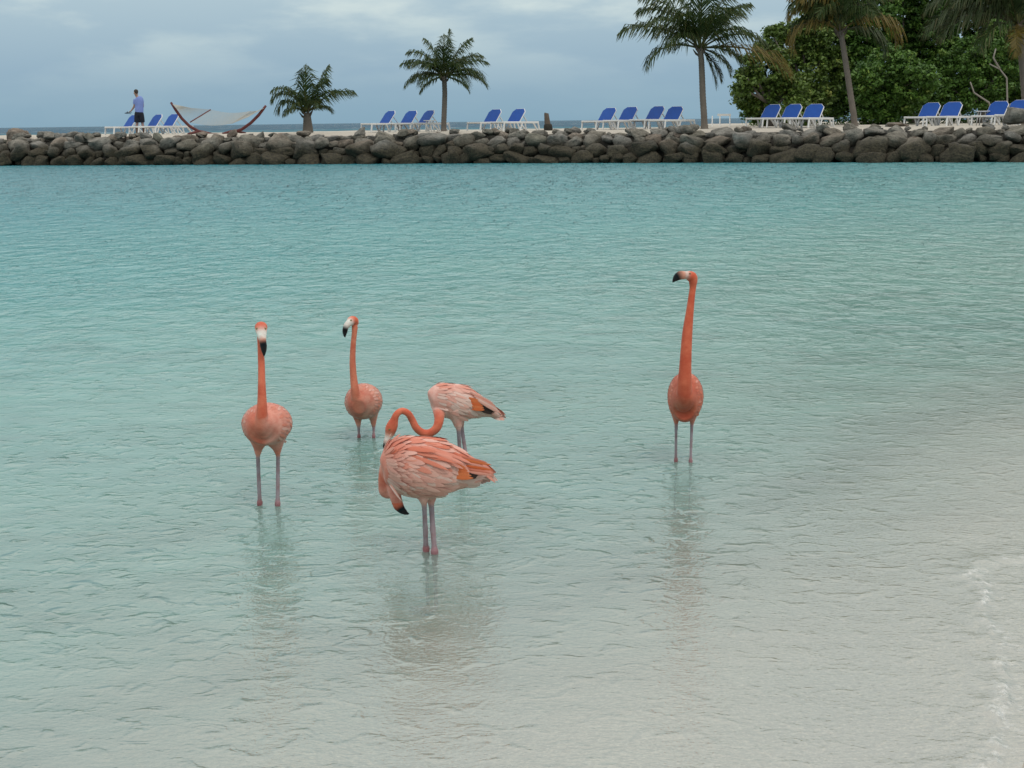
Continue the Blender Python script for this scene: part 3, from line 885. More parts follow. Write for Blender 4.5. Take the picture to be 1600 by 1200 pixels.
# ------------------------------------------------------------------ broadleaf trees
def tree(name, label, Yt, basepx, blobs, mat, dens=1.0, seed=0, limbs=()):
    r = np.random.default_rng(seed)
    x = gx(basepx, Yt, SZ)
    root = empty(name, (x, Yt, SZ), label, 'tree', 'dense green trees at the right end of the sand bank')
    L = np.array(root.location)
    C, U, Wd, Sh = [], [], [], []
    cents = []
    for (bxp, byp, rp, *dd) in blobs:
        dy = dd[0] if dd else r.uniform(-1.0, 1.0)
        c = np.array(pt(bxp, byp, Yt + dy)) - L
        rad = rp / (F / Yt)
        cents.append((c, rad))
        ncl = int(80 * rad * rad * dens) + 6
        for _ in range(ncl):
            d = r.normal(size=3); d /= np.linalg.norm(d)
            rr_ = rad * (r.uniform(.25, 1) ** .45) * (1 + .16 * math.sin(d[0] * 7 + seed) * math.cos(d[2] * 6))
            cc = c + d * rr_ * np.array([1, 1, .92])
            k = int(r.integers(28, 46))
            cr_ = r.uniform(.14, .30)
            dv = r.normal(size=(k, 3)); dv /= np.linalg.norm(dv, axis=1)[:, None]
            pos = cc + dv * cr_ * r.uniform(.3, 1, (k, 1)) * np.array([1.2, 1.2, .75])
            C.append(pos)
            nd = dv * .6 + np.array([0, 0, .55]) + r.normal(size=(k, 3)) * .45
            nd /= np.linalg.norm(nd, axis=1)[:, None]
            U.append(nd)
            Sh.append(np.clip(r.normal(.38 + r.normal(0, .14), .14, k), 0, 1))
    C = np.concatenate(C); U = np.concatenate(U); Sh = np.concatenate(Sh)
    n = len(C)
    t = np.cross(U, r.normal(size=(n, 3))); t /= np.linalg.norm(t, axis=1)[:, None]
    b = np.cross(U, t)
    ln = r.uniform(.06, .105, (n, 1)); wd = ln * .62
    V = np.stack([C - t * ln, C - b * wd, C + t * ln, C + b * wd], 1).reshape(-1, 3)
    Q = np.arange(n * 4).reshape(n, 4)
    me = np_mesh('crown', V, Q)
    add_attr(me, 'shade', np.repeat(Sh, 4))
    link('crown', me, root, M[mat])
    # trunk and limbs rise through the crown
    base = Vector((0, 0, -.1))
    c0 = sorted(cents, key=lambda q: q[0][2])
    fork = Vector((r.normal(0, .1), 0, .9))
    m = MB(); m.tube([base, base.lerp(fork, .5) + Vector((.06, 0, 0)), fork], [.16, .12, .10], 8); m.build('trunk', M['bark'], root, True)
    for c, rad in cents:
        e = Vector(c); mid = fork.lerp(e, .5) + Vector((r.normal(0, .15), r.normal(0, .1), r.normal(0, .12)))
        m = MB(); m.tube([fork, mid, e], [.085, .06, .02], 6); m.build('limb', M['bark'], root, True)
    for lp in limbs:
        pts_ = [pt(a, b_, Yt - 1.4) - root.location for a, b_ in lp]
        m = MB(); m.tube(pts_, [.05 - .03 * i / len(pts_) for i in range(len(pts_))], 6); m.build('limb', M['pale_bark'], root, True)
M['pale_bark'] = simple('pale_bark', (0.26, 0.24, 0.21), 0.9, 0.3, 4, 0.6)
TR = [
 ('leftmost rounded green tree overhanging the sea edge, olive lit crown', 61, 1205, [(1178, 150, 34), (1200, 112, 38), (1190, 172, 26), (1228, 150, 40), (1168, 122, 18), (1240, 180, 24), (1158, 138, 10), (1168, 95, 9)], 'leaves_olive', 1.1, ()),
 ('taller tree behind the leftmost one with a sparse twiggy top against the sky', 65, 1260, [(1232, 84, 40), (1270, 108, 50), (1255, 150, 42), (1206, 52, 12), (1226, 48, 14), (1282, 66, 46), (1192, 74, 14), (1250, 44, 20)], 'leaves_olive', 1.0, ()),
 ('tall tree right behind the crown of the leaning yellowing palm', 68, 1330, [(1310, 60, 56), (1350, 20, 60), (1300, 8, 44), (1340, 110, 55), (1340, -50, 60), (1300, 150, 40)], 'leaves', 1.0, ()),
 ('low bushy tree right of the leaning palm trunk, bright green leaf tufts', 62, 1380, [(1362, 158, 32), (1392, 112, 44), (1400, 160, 32), (1425, 128, 40), (1385, 180, 18), (1355, 120, 26)], 'leaves', 1.15, ()),
 ('tall bright green tree filling the top of the photo right of the leaning palm', 69, 1425, [(1400, 40, 62), (1450, 0, 70), (1450, 60, 58), (1480, 105, 48), (1410, -50, 60), (1440, 150, 40)], 'leaves', 1.0, ()),
 ('shadowed tree with pale bent limbs behind the loungers near the right edge', 64, 1530, [(1512, 100, 46), (1545, 125, 38), (1565, 80, 52), (1490, 140, 24), (1520, 160, 18), (1475, 172, 16)], 'leaves', .85,
  ([(1556, 186), (1574, 165), (1573, 122), (1562, 108), (1546, 100)], [(1562, 108), (1552, 90), (1556, 76)], [(1552, 178), (1545, 160), (1522, 145), (1516, 128)])),
 ('tall dark tree behind the right edge palm, crown above the photo', 70, 1590, [(1530, 20, 62), (1590, 40, 62), (1610, 110, 60), (1640, 0, 80), (1540, -50, 60), (1560, 150, 40), (1500, -30, 50)], 'leaves', 1.0, ()),
 ('low dark tree at the extreme right edge behind the last lounger', 65, 1620, [(1605, 158, 36), (1640, 150, 50), (1590, 178, 18)], 'leaves', 1.0, ()),
]
for i, (lab, Yt, bp, bl, mt, de, li) in enumerate(TR):
    tree('broadleaf_tree', lab, Yt, bp, bl, mt, de, 100 + i, li)
# a low hedge of undergrowth behind the trunks
r_ = np.random.default_rng(5)
Cc = []
for k in range(900):
    px = r_.uniform(1165, 1680); Yk = r_.uniform(66, 73)
    c = np.array(pt(px, 200 - r_.uniform(8, 62), Yk))
    kk = 26
    Cc.append(c + r_.normal(size=(kk, 3)) * .2)
Cc = np.concatenate(Cc); n = len(Cc)
U = r_.normal(size=(n, 3)) + np.array([0, 0, .7]); U /= np.linalg.norm(U, axis=1)[:, None]
t_ = np.cross(U, r_.normal(size=(n, 3))); t_ /= np.linalg.norm(t_, axis=1)[:, None]; b_ = np.cross(U, t_)
ln = r_.uniform(.05, .09, (n, 1))
me = np_mesh('undergrowth', np.stack([Cc - t_ * ln, Cc - b_ * ln * .6, Cc + t_ * ln, Cc + b_ * ln * .6], 1).reshape(-1, 3), np.arange(n * 4).reshape(n, 4))
add_attr(me, 'shade', np.repeat(r_.uniform(0, .5, n), 4))
ug = link('undergrowth', me, mat=M['leaves'])
ug['kind'] = 'stuff'; ug['label'] = 'dark leafy undergrowth beneath the trees at the right'; ug['category'] = 'undergrowth'

# ------------------------------------------------------------------ continuous bodies (swept rings merged by a voxel remesh)
def catmull(P, k):
    out_ = []
    n = len(P)
    for i in range(n - 1):
        p0, p1, p2, p3 = P[max(i - 1, 0)], P[i], P[i + 1], P[min(i + 2, n - 1)]
        for j in range(k):
            t = j / k
            out_.append(0.5 * ((2 * p1) + (-p0 + p2) * t + (2 * p0 - 5 * p1 + 4 * p2 - p3) * t * t + (-p0 + 3 * p1 - 3 * p2 + p3) * t ** 3))
    out_.append(P[-1])
    return np.array(out_)
class Body:
    """chains of (point, half width, half height, colour); ring width lies along `side`"""
    def __init__(s): s.V = []; s.F = []; s.S = []
    def chain(s, nodes, side, n=20, k=6):
        A = np.array([[*nd[0], nd[1], nd[2], *nd[3]] for nd in nodes], float)
        A = catmull(A, k)
        side = np.array(side, float)
        base = len(s.V)
        m = len(A)
        for i in range(m):
            p = A[i, :3]; t = A[min(i + 1, m - 1), :3] - A[max(i - 1, 0), :3]; t /= np.linalg.norm(t) + 1e-9
            a = side - t * side.dot(t); a /= np.linalg.norm(a) + 1e-9
            b = np.cross(t, a)
            w, h = max(A[i, 3], .0008), max(A[i, 4], .0008)
            for q in range(n):
                an = 2 * math.pi * q / n
                s.V.append(p + a * math.cos(an) * w + b * math.sin(an) * h)
            s.S.append((*p, (w + h) * .5, *A[i, 5:8]))
        for i in range(m - 1):
            for q in range(n):
                z = base + i * n
                s.F.append((z + q, z + (q + 1) % n, z + n + (q + 1) % n, z + n + q))
        for e, i in ((0, 0), (1, m - 1)):
            c = len(s.V); s.V.append(A[i, :3].copy())
            for q in range(n):
                f = (base + i * n + q, base + i * n + (q + 1) % n, c)
                s.F.append(f if e else f[::-1])
        return A
    def build(s, name, mat, parent, voxel, smooth=3, paint=None):
        me = mesh_from(name, s.V, s.F, True)
        bm = bmesh.new(); bm.from_mesh(me); bmesh.ops.recalc_face_normals(bm, faces=bm.faces); bm.to_mesh(me); bm.free()
        o = link(name, me, parent, mat)
        md = o.modifiers.new('r', 'REMESH'); md.mode = 'VOXEL'; md.voxel_size = voxel; md.use_smooth_shade = True
        if smooth:
            sm = o.modifiers.new('s', 'SMOOTH'); sm.iterations = smooth; sm.factor = .5
        dg = bpy.context.evaluated_depsgraph_get()
        ev = o.evaluated_get(dg)
        nm = bpy.data.meshes.new_from_object(ev)
        o.modifiers.clear(); o.data = nm; nm.name = name
        nm.materials.clear(); nm.materials.append(mat)
        nm.polygons.foreach_set('use_smooth', [True] * len(nm.polygons))
        if paint is not None:
            nv = len(nm.vertices); co = np.zeros(nv * 3, np.float32); nm.vertices.foreach_get('co', co); co = co.reshape(-1, 3)
            SS = np.array(s.S)
            col = np.zeros((nv, 4), np.float32); col[:, 3] = 1
            for i0 in range(0, nv, 4000):
                c = co[i0:i0 + 4000]
                dd = np.linalg.norm(c[:, None, :] - SS[None, :, :3], axis=2) - SS[None, :, 3] * 1.0
                w = np.exp(-(dd - dd.min(1, keepdims=True)) / .0012)
                w /= w.sum(1, keepdims=True)
                col[i0:i0 + 4000, :3] = w @ SS[:, 4:7]
            col[:, :3] = paint(co, col[:, :3])
            at = nm.attributes.new('plume', 'FLOAT_COLOR', 'POINT')
            at.data.foreach_set('color', col.ravel())
        return o

CORAL = (0.66, 0.155, 0.085); CORAL_D = (0.50, 0.10, 0.05); PINK = (0.72, 0.28, 0.205); PALE = (0.77, 0.43, 0.36)
WHITE = (0.70, 0.62, 0.56); BLACK = (0.012, 0.012, 0.013); LEG = (0.34, 0.25, 0.27); KNEE = (0.33, 0.15, 0.16); ORNG = (0.60, 0.13, 0.04); BILLP = (0.62, 0.28, 0.2)

def feather_mesh():
    V = []; Fq = []
    prof = [(0, .10), (.15, .34), (.4, .46), (.65, .44), (.85, .30), (.97, .12), (1.0, .02)]
    for u, w in prof:
        for v in (-1, -.5, 0, .5, 1):
            V.append((u, v * w * .5, .008 * (1 - v * v) * (1 - u * .4) + .045 * u - .13 * u * u))
    for i in range(len(prof) - 1):
        for j in range(4):
            a = i * 5 + j; Fq.append((a, a + 5, a + 6, a + 1))
    return V, Fq
FV, FF = feather_mesh()
FM = {}
for k_, mn in (('pale', 'f_pale'), ('salmon', 'f_salmon'), ('coral', 'f_coral'), ('orange', 'f_orange'), ('black', 'f_black'), ('cream', 'f_cream')):
    me_ = mesh_from('feather', FV, FF); me_.materials.append(M[mn]); FM[k_] = me_

class Bird:
    def __init__(s, label, feet, name='flamingo'):
        s.feet = [gp(*f) for f in feet]
        c = (s.feet[0] + s.feet[1]) / 2
        s.Y = c.y; s.o = Vector((c.x, c.y, 0))
        s.px = F / (s.Y * math.cos(TILT) + CAM_H * math.sin(TILT) * 1.0)       # photo pixels per metre at the feet
        s.root = empty(name, s.o, label, 'flamingo', 'flamingos wading in the shallow lagoon')
        s.b = Body()
    def p(s, x, y, dy=0.0): return pt(x, y, s.Y + dy) - s.o
    def leg(s, thigh, knee_px, i, r=.0085, toe=Vector((0, -1, 0))):
        """thigh: [(px,py,dy,r)...]; knee_px: where the leg meets the water"""
        nodes = [(s.p(a, b, c), q, q, cc) for a, b, c, q, cc in thigh]
        f = s.feet[i] - s.o
        dpt = float(bed_depth(s.feet[i].x, s.feet[i].y))
        last = nodes[-1][0]
        kz = f + Vector((0, 0, .012))
        mid = last.lerp(kz, .5)
        nodes += [(mid, r, r, LEG), (kz + (last - kz) * .07, r * 1.05, r * 1.05, LEG), (kz, r * 1.45, r * 1.45, KNEE), (kz - Vector((0, 0, .03)), r * 1.2, r * 1.2, KNEE),
                  (f + Vector((0, .02, -dpt * .5)), r * .8, r * .8, LEG), (f + Vector((0, .03, -dpt + .012)), r * .9, r * .9, LEG)]
        s.b.chain(nodes, (1, 0, 0), n=10, k=5)
        fb = f + Vector((0, .03, -dpt + .012))
        for a in (-.5, 0, .5):
            d = Matrix.Rotation(a, 3, 'Z') @ toe
            s.b.chain([(fb, r, r * .7, LEG), (fb + d * .035, r * .8, r * .6, LEG), (fb + d * .07, r * .5, r * .5, LEG)], (1, 0, 0) if abs(d.x) < .7 else (0, 1, 0), n=8, k=3)
    def finish(s, paint, voxel=.0042):
        s.body = s.b.build('body', M['plumage'], s.root, voxel, 2, paint)
        me = s.body.data
        bm = bmesh.new(); bm.from_mesh(me); s.bvh = BVHTree.FromBMesh(bm); bm.free()
    def feather(s, P, dirv, nrm, L, W, kind, lift=.10, parent=None, thick=1.0, name='feather'):
        dirv = Vector(dirv); nrm = Vector(nrm).normalized()
        x = (dirv - nrm * dirv.dot(nrm)).normalized()
        x = (x + nrm * lift).normalized()
        y = nrm.cross(x).normalized(); z = x.cross(y)
        o = link(name, FM[kind], parent or s.root)
        m = Matrix((x * L, y * W, z * L * thick)).transposed().to_4x4()
        m.translation = Vector(P)
        o.matrix_local = m
        return o
    def cover(s, spine, side, n_u, n_v, u0, u1, v0, v1, size, kinds, rs, both=True, lift=.09, twist=.25, back=None):
        spine, rmax = spine[:, :3], spine[:, 3:5].max(1)
        """shingle both flanks with feathers; spine = body centre line samples (array), side = lateral unit vector"""
        side = Vector(side).normalized()
        for sg in ((1, -1) if both else (1,)):
            wing = None
            for iu in range(n_u):
                u = u1 + (u0 - u1) * iu / max(1, n_u - 1)          # tail to chest, so the front ones lie on top
                for iv in range(n_v):
                    v = v0 + (v1 - v0) * (iv + .5 * (iu % 2)) / n_v + rs.gauss(0, .02)
                    uu = min(.999, max(0, u + rs.gauss(0, .012)))
                    f = uu * (len(spine) - 1); i = int(f)
                    c = Vector(spine[i]).lerp(Vector(spine[min(i + 1, len(spine) - 1)]), f - i)
                    t = (Vector(spine[min(i + 2, len(spine) - 1)]) - Vector(spine[max(i - 2, 0)])).normalized()
                    sd = (side - t * side.dot(t)).normalized()
                    up = t.cross(sd); up = up if up.z > 0 else -up
                    a = v * math.pi / 2
                    d = (sd * sg * math.cos(a) + up * math.sin(a)).normalized()
                    h = s.bvh.ray_cast(c + d * .4, -d)
                    if h[0] is None or (h[0] - c).length > 1.12 * rmax[i]: continue
                    P, N = h[0], h[1]
                    if N.dot(d) < 0: N = -N
                    dirv = t + up * (-.32 * math.cos(a) * .8) + Vector((rs.gauss(0, .05), rs.gauss(0, .05), rs.gauss(0, .05))) * twist * 4
                    L = size * rs.uniform(.8, 1.2) * (.75 + .6 * u)
                    kd = kinds(u, v, rs)
                    if kd is None: continue
                    s.feather(P + N * .0006, dirv, N, L, L * rs.uniform(.5, .68), kd, lift + rs.gauss(0, .02))

def painter(bird, f):
    def g(co, col): return f(co, col)
    return g

# ---- the preening flamingo in front, side on, tail to the right
b1 = Bird('largest flamingo in front, side on and preening with its bill tucked under its breast', [(665.8, 861), (679, 865)])
k1 = b1.px
def dy1(x): return (x - 668) / k1 * .22
sp1 = [(596, 730, 6), (598, 729.5, 18), (603, 729, 29), (613, 728, 38), (629, 728, 44.5), (650, 730, 48), (675, 732, 48), (700, 733, 39), (722, 735, 29), (742, 736, 18), (758, 738, 9), (767, 740, 4)]
cols1 = [PINK, PINK, PINK, PINK, PINK, PALE, PALE, PALE, PINK, PINK, ORNG, ORNG]
A1_ = b1.b.chain([(b1.p(x, y, dy1(x)), h / k1 * .80, h / k1, c) for (x, y, h), c in zip(sp1, cols1)], (.22, -1, 0), n=28)
# neck folds down along the breast and the head turns back under it
nk = [(622, 708, .03, 14), (609, 722, .035, 13), (604, 742, .04, 12.5), (603, 757, .045, 12), (603.5, 767, .045, 11.5), (608, 771, .04, 8.5), (614, 768, .03, 8), (617, 758, .03, 9)]
b1.b.chain([(b1.p(x, y, d_), r / k1, r / k1, CORAL if i > 1 else PINK) for i, (x, y, d_, r) in enumerate(nk)], (.2, -1, .1), n=16)
bl = [(612, 752, .03, 10, 9, CORAL), (615, 766, .01, 10, 8, PINK), (618.5, 778, .0, 9.2, 7.5, CORAL), (621, 786, .0, 8.6, 6.8, CORAL), (622.6, 790, .0, 8.4, 6.6, CORAL), (623.2, 791.2, .0, 8.2, 6.5, BLACK), (628, 797, .0, 6.6, 5, BLACK), (634, 801, .0, 4.2, 3, BLACK), (640.5, 803.5, .0, .8, .8, BLACK)]
b1.b.chain([(b1.p(x, y, d_), w2 / k1 * .7, w / k1, c) for x, y, d_, w, w2, c in bl], (.1, -1, 0), n=14)
b1.leg([(655, 750, -.03, 26 / k1, PALE), (660, 770, -.03, 13 / k1, PALE), (662, 782, -.03, 7 / k1, PALE), (663, 792, -.025, 4.3 / k1, LEG)], None, 0, r=4.2 / k1, toe=Vector((-1, -.3, 0)))
b1.leg([(672, 752, .04, 27 / k1, PALE), (673, 772, .03, 13 / k1, PALE), (673.5, 782, .02, 7.5 / k1, PALE), (674, 792, .015, 4.6 / k1, LEG)], None, 1, r=4.5 / k1, toe=Vector((-1, -.3, 0)))
def paint1(co, col):
    out_ = col.copy()
    zc = b1.p(660, 740).z
    belly = np.clip((zc - co[:, 2]) / .10, 0, 1)[:, None]
    isbody = (col[:, 0] > .6) & (co[:, 2] > b1.p(660, 784).z)
    mixc = out_ * (1 - belly * .6) + np.array((0.70, 0.40, 0.33)) * belly * .6
    out_ = np.where(isbody[:, None], mixc, out_)
    top = np.clip((co[:, 2] - b1.p(660, 705).z) / .04, 0, 1)[:, None]
    out_ = np.where(isbody[:, None], out_ * (1 - top * .6) + np.array((0.68, 0.21, 0.13)) * top * .6, out_)
    return out_
b1.finish(paint1)
rs = random.Random(11)
spine1 = A1_[:, :3]
def kinds1(u, v, rs):
    if v > .55: return rs.choice(['salmon', 'coral', 'salmon', 'pale'])
    if v > .12: return rs.choice(['pale', 'salmon', 'pale', 'cream' if u > .4 else 'pale'])
    return rs.choice(['pale', 'pale', 'cream'])
b1.cover(A1_, (.22, -1, 0), 16, 17, .17, .80, -.62, .98, .066, kinds1, rs, lift=.0)
# long scapulars streaming over the back
for k in range(16):
    u = .34 + .028 * k; sg = 1
    f = u * (len(spine1) - 1); i = int(f); c = Vector(spine1[i])
    t = (Vector(spine1[i + 2]) - Vector(spine1[i - 2])).normalized()
    sd = Vector((.22, -1, 0)).normalized()
    for sg in (1, -1):
        an = rs.uniform(.40, .82) * math.pi / 2
        dd_ = (sd * sg * math.cos(an) + Vector((0, 0, 1)) * math.sin(an)).normalized()
        h = b1.bvh.ray_cast(c + dd_ * .4, -dd_)
        if h[0] is None: continue
        b1.feather(h[0] + h[1] * .004, t + Vector((0, 0, -.30 + rs.gauss(0, .06))), h[1], rs.uniform(.11, .16), rs.uniform(.028, .038), rs.choice(['coral', 'salmon', 'salmon']), -.05)
# folded flight feathers: orange coverts, black primaries, tail points
def fan(bird, items, sdv, name='feather'):
    for (x, y, d_, x2, y2, d2, W, kind) in items:
        P, Q = bird.p(x, y, d_), bird.p(x2, y2, d2)
        bird.feather(P, Q - P, Vector(sdv), (Q - P).length, W, kind, 0.0, name=name)
for s_, off in ((1, -.062), (-1, .085)):
    it = []
    for j in range(5):
        it.append((700 + 2 * j, 722 + 6 * j, dy1(702) + off * 1.0, 726 + 3 * j, 730 + 4 * j, dy1(726) + off * .75, .030, 'orange'))
    for j in range(4):
        it.append((716 + 2 * j, 738 + 2.0 * j, dy1(716) + off * .80, 746 - 2 * j, 740 + 1.5 * j, dy1(745) + off * .52, .028, 'black'))
    for j in range(6):
        it.append((715 + 3 * j, 712 + 5 * j, dy1(716) + off * .70, 759 + (j * 7) % 12, 721 + 4 * j, dy1(760) + off * .40, .022, ['coral', 'orange', 'salmon', 'orange', 'coral', 'salmon'][j]))
    for j in range(3):
        it.append((712 + 4 * j, 755 - 3 * j, dy1(716) + off * .5, 752 + 4 * j, 750 - 4 * j, dy1(760) + off * .25, .024, ['pale', 'cream', 'cream'][j]))
    fan(b1, it, (.15, -s_, .05))
fan(b1, [(608, 757, -.115, 627, 785, -.125, .012, 'cream'), (610, 756, -.112, 622, 776, -.122, .012, 'pale')], (0, -1, 0))

# ---- the flamingo behind it, neck in an S, bill near the front bird's back
b2 = Bird('pale pink flamingo behind the preening one, neck bent in an S with its bill lowered', [(720, 733), (731, 735)])
k2 = b2.px
def dy2(x): return (x - 722) / k2 * .30
sp2 = [(671, 624, 9), (675, 623, 17), (685, 623, 24), (700, 626, 27), (718, 629, 28), (736, 633, 23), (752, 637, 15), (766, 641, 9), (775, 644, 5), (782, 646, 2)]
A2_ = b2.b.chain([(b2.p(x, y, dy2(x)), h / k2 * .80, h / k2, PALE if i < 8 else PINK) for i, (x, y, h) in enumerate(sp2)], (.3, -1, 0), n=26)
nk = [(685, 630, 0, 13, PALE), (686, 643, -.06, 9.5, PINK), (686, 657, -.09, 7.4, CORAL), (682, 669, -.10, 6.8, CORAL), (672, 676.5, -.10, 6.3, CORAL), (660, 676, -.10, 6, CORAL), (650, 668, -.11, 5.8, CORAL), (644, 656, -.11, 5.5, CORAL), (637.5, 646, -.12, 5.3, CORAL), (628, 642, -.12, 5, CORAL), (620, 647, -.13, 5.2, CORAL), (616, 656, -.13, 6, CORAL)]
b2.b.chain([(b2.p(x, y, d_), r / k2, r / k2, c) for x, y, d_, r, c in nk], (.1, -1, 0), n=14)
hd = [(617, 654, -.13, 5.5, 5.5, CORAL), (614, 662, -.13, 8.2, 7, CORAL), (611, 670, -.13, 9, 7.5, CORAL), (609, 677, -.13, 7.6, 6, BILLP), (606, 684, -.135, 5.4, 4.5, WHITE), (604, 690, -.14, 4.8, 4, WHITE), (602.5, 694, -.14, 4.3, 3.4, BLACK), (600.5, 699, -.14, 2.4, 2, BLACK), (600, 702, -.14, .6, .6, BLACK)]
b2.b.chain([(b2.p(x, y, d_), w2 / k2, w / k2, c) for x, y, d_, w, w2, c in hd], (.1, -1, 0), n=12)
b2.leg([(710, 640, -.03, 16 / k2, PALE), (714, 655, -.03, 9.5 / k2, PALE), (716, 666, -.03, 6.2 / k2, PALE), (716.5, 673, -.03, 3.6 / k2, LEG)], None, 0, r=3.3 / k2, toe=Vector((-1, -.3, 0)))
b2.leg([(718, 640, .04, 14 / k2, PALE), (720, 652, .03, 8 / k2, PALE), (721, 662, .03, 4.5 / k2, PALE), (722, 672, .03, 3.4 / k2, LEG)], None, 1, r=3.3 / k2, toe=Vector((-1, -.3, 0)))
def paint2(co, col):
    out_ = col.copy()
    return out_
b2.finish(paint2, .004)
spine2 = A2_[:, :3]
def kinds2(u, v, rs):
    if v > .6: return rs.choice(['salmon', 'pale', 'salmon', 'pale'])
    return rs.choice(['pale', 'pale', 'cream', 'cream'])
b2.cover(A2_, (.3, -1, 0), 12, 13, .18, .78, -.55, .98, .056, kinds2, rs, lift=.0)
for s_, off in ((1, -.055), (-1, .075)):
    it = []
    for j in range(5):
        it.append((731 + 1.5 * j, 621 + 4.6 * j, dy2(733) + off * 1.05, 752 + 1.0 * j, 628 + 3 * j, dy2(752) + off * .9, .027, 'orange'))
    for j in range(5):
        it.append((744 + 1 * j, 630 + 2.6 * j, dy2(745) + off * 1.0, 775 - 3.2 * j, 641 + .8 * j, dy2(775) + off * .62, .019, 'black'))
    for j in range(5):
        it.append((734 + 3 * j, 612 + 3.4 * j, dy2(735) + off * .9, 766 + 3.2 * j, 627 + 4.2 * j, dy2(772) + off * .35, .026, ['pale', 'salmon', 'pale', 'cream', 'pale'][j]))
    fan(b2, it, (.2, -s_, .05))

# ---- three upright birds facing the viewer
def upright(label, feet, body, neck, head, thighs, cols, seed, cover_kinds, size=.05, legr=4.0):
    b = Bird(label, feet)
    k = b.px
    A = b.b.chain([(b.p(x, y, d_), w / k, h / k, cols[0]) for x, y, d_, w, h in body], (1, 0, 0), n=28)
    b.b.chain([(b.p(x, y, d_), r / k, r / k, cols[1]) for x, y, d_, r in neck], (1, 0, 0), n=16)
    b.b.chain([(b.p(x, y, d_), w / k, h / k, c) for x, y, d_, w, h, c in head], (1, 0.02, 0) if seed == 1 else (0.25, -1, 0), n=14)
    for i, th in enumerate(thighs):
        b.leg([(x, y, d_, r / k, c) for x, y, d_, r, c in th], None, i, r=legr / k)
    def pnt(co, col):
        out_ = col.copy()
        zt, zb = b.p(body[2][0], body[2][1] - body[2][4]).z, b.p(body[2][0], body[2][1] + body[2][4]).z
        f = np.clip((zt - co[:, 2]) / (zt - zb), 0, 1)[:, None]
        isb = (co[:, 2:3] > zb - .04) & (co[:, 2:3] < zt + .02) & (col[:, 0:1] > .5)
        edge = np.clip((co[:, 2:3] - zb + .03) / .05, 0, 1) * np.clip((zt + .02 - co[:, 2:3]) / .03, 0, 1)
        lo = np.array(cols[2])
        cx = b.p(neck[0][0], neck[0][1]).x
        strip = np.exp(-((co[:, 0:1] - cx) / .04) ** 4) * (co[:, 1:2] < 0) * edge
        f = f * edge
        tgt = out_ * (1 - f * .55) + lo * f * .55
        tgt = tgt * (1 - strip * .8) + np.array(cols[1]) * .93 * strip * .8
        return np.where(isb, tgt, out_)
    b.finish(pnt)
    b.cover(A, (1, 0, 0), 9, 12, .20, .80, -.55, .98, size, cover_kinds, random.Random(seed), lift=-.02)
    # tail and folded wing tips behind
    sp = A[:, :3]; e = Vector(sp[-1])
    for j in range(7):
        q = Vector(sp[int(len(sp) * .72)]) + Vector(((j - 3) * .008, 0, -.01))
        b.feather(q, Vector(((j - 3) * .006, .14, -.05)), Vector((0, 0, 1)), .13, .026, ['coral', 'black', 'salmon', 'pale', 'salmon', 'black', 'coral'][j])
    return b
def kf(u, v, rs): return rs.choice(['salmon', 'salmon', 'pale'])
def kf3(u, v, rs): return rs.choice(['coral', 'coral', 'salmon'])
def kf2(u, v, rs): return rs.choice(['salmon', 'pale', 'salmon'])
b3 = upright('left flamingo facing the viewer, its black bill hanging in front of its neck', [(406, 789), (434, 790)],
    [(410, 673, -.15, 12, 14), (411, 669, -.13, 24, 25), (414, 665, -.08, 34, 31), (417, 662, -.01, 38.5, 32.5), (418, 661, .07, 37, 31), (418, 662, .15, 29, 25), (418, 668, .23, 16, 15), (418, 672, .30, 5, 5)],
    [(409, 682, -.02, 9), (409, 672, -.125, 11), (409, 655, -.15, 9.6), (409.5, 630, -.15, 7.4), (409, 600, -.14, 5.9), (408.5, 570, -.12, 5.3), (407.5, 545, -.10, 5), (407, 525, -.08, 5.2), (407.5, 515, -.07, 6.4)],
    [(407.5, 513, -.04, 6, 6, CORAL), (408, 511, -.065, 9.5, 8.5, CORAL), (408, 513.5, -.095, 9, 8, CORAL), (408.6, 520, -.115, 8, 6.5, WHITE), (409.6, 527, -.13, 6.6, 5.6, WHITE), (410.3, 532, -.138, 5.6, 5.2, BILLP), (410.8, 534.5, -.14, 5.4, 5.2, BLACK), (411.8, 541, -.143, 5.2, 5, BLACK), (412.4, 549, -.142, 3.8, 3.6, BLACK), (412.6, 558, -.138, .7, .7, BLACK)],
    [[(408, 668, 0, 26, PINK), (405, 686, 0, 17, PINK), (403.5, 700, 0, 8, PINK), (403, 709, 0, 4.8, PINK), (403, 715, 0, 3.4, LEG)], [(427, 668, .02, 26, PINK), (430, 686, .02, 18, PINK), (433, 699, .02, 9, PINK), (434, 708, .02, 4.8, PINK), (434.5, 715, .02, 3.4, LEG)]],
    (PINK, CORAL, (0.60, 0.30, 0.25)), 1, kf, .046, 3.4)
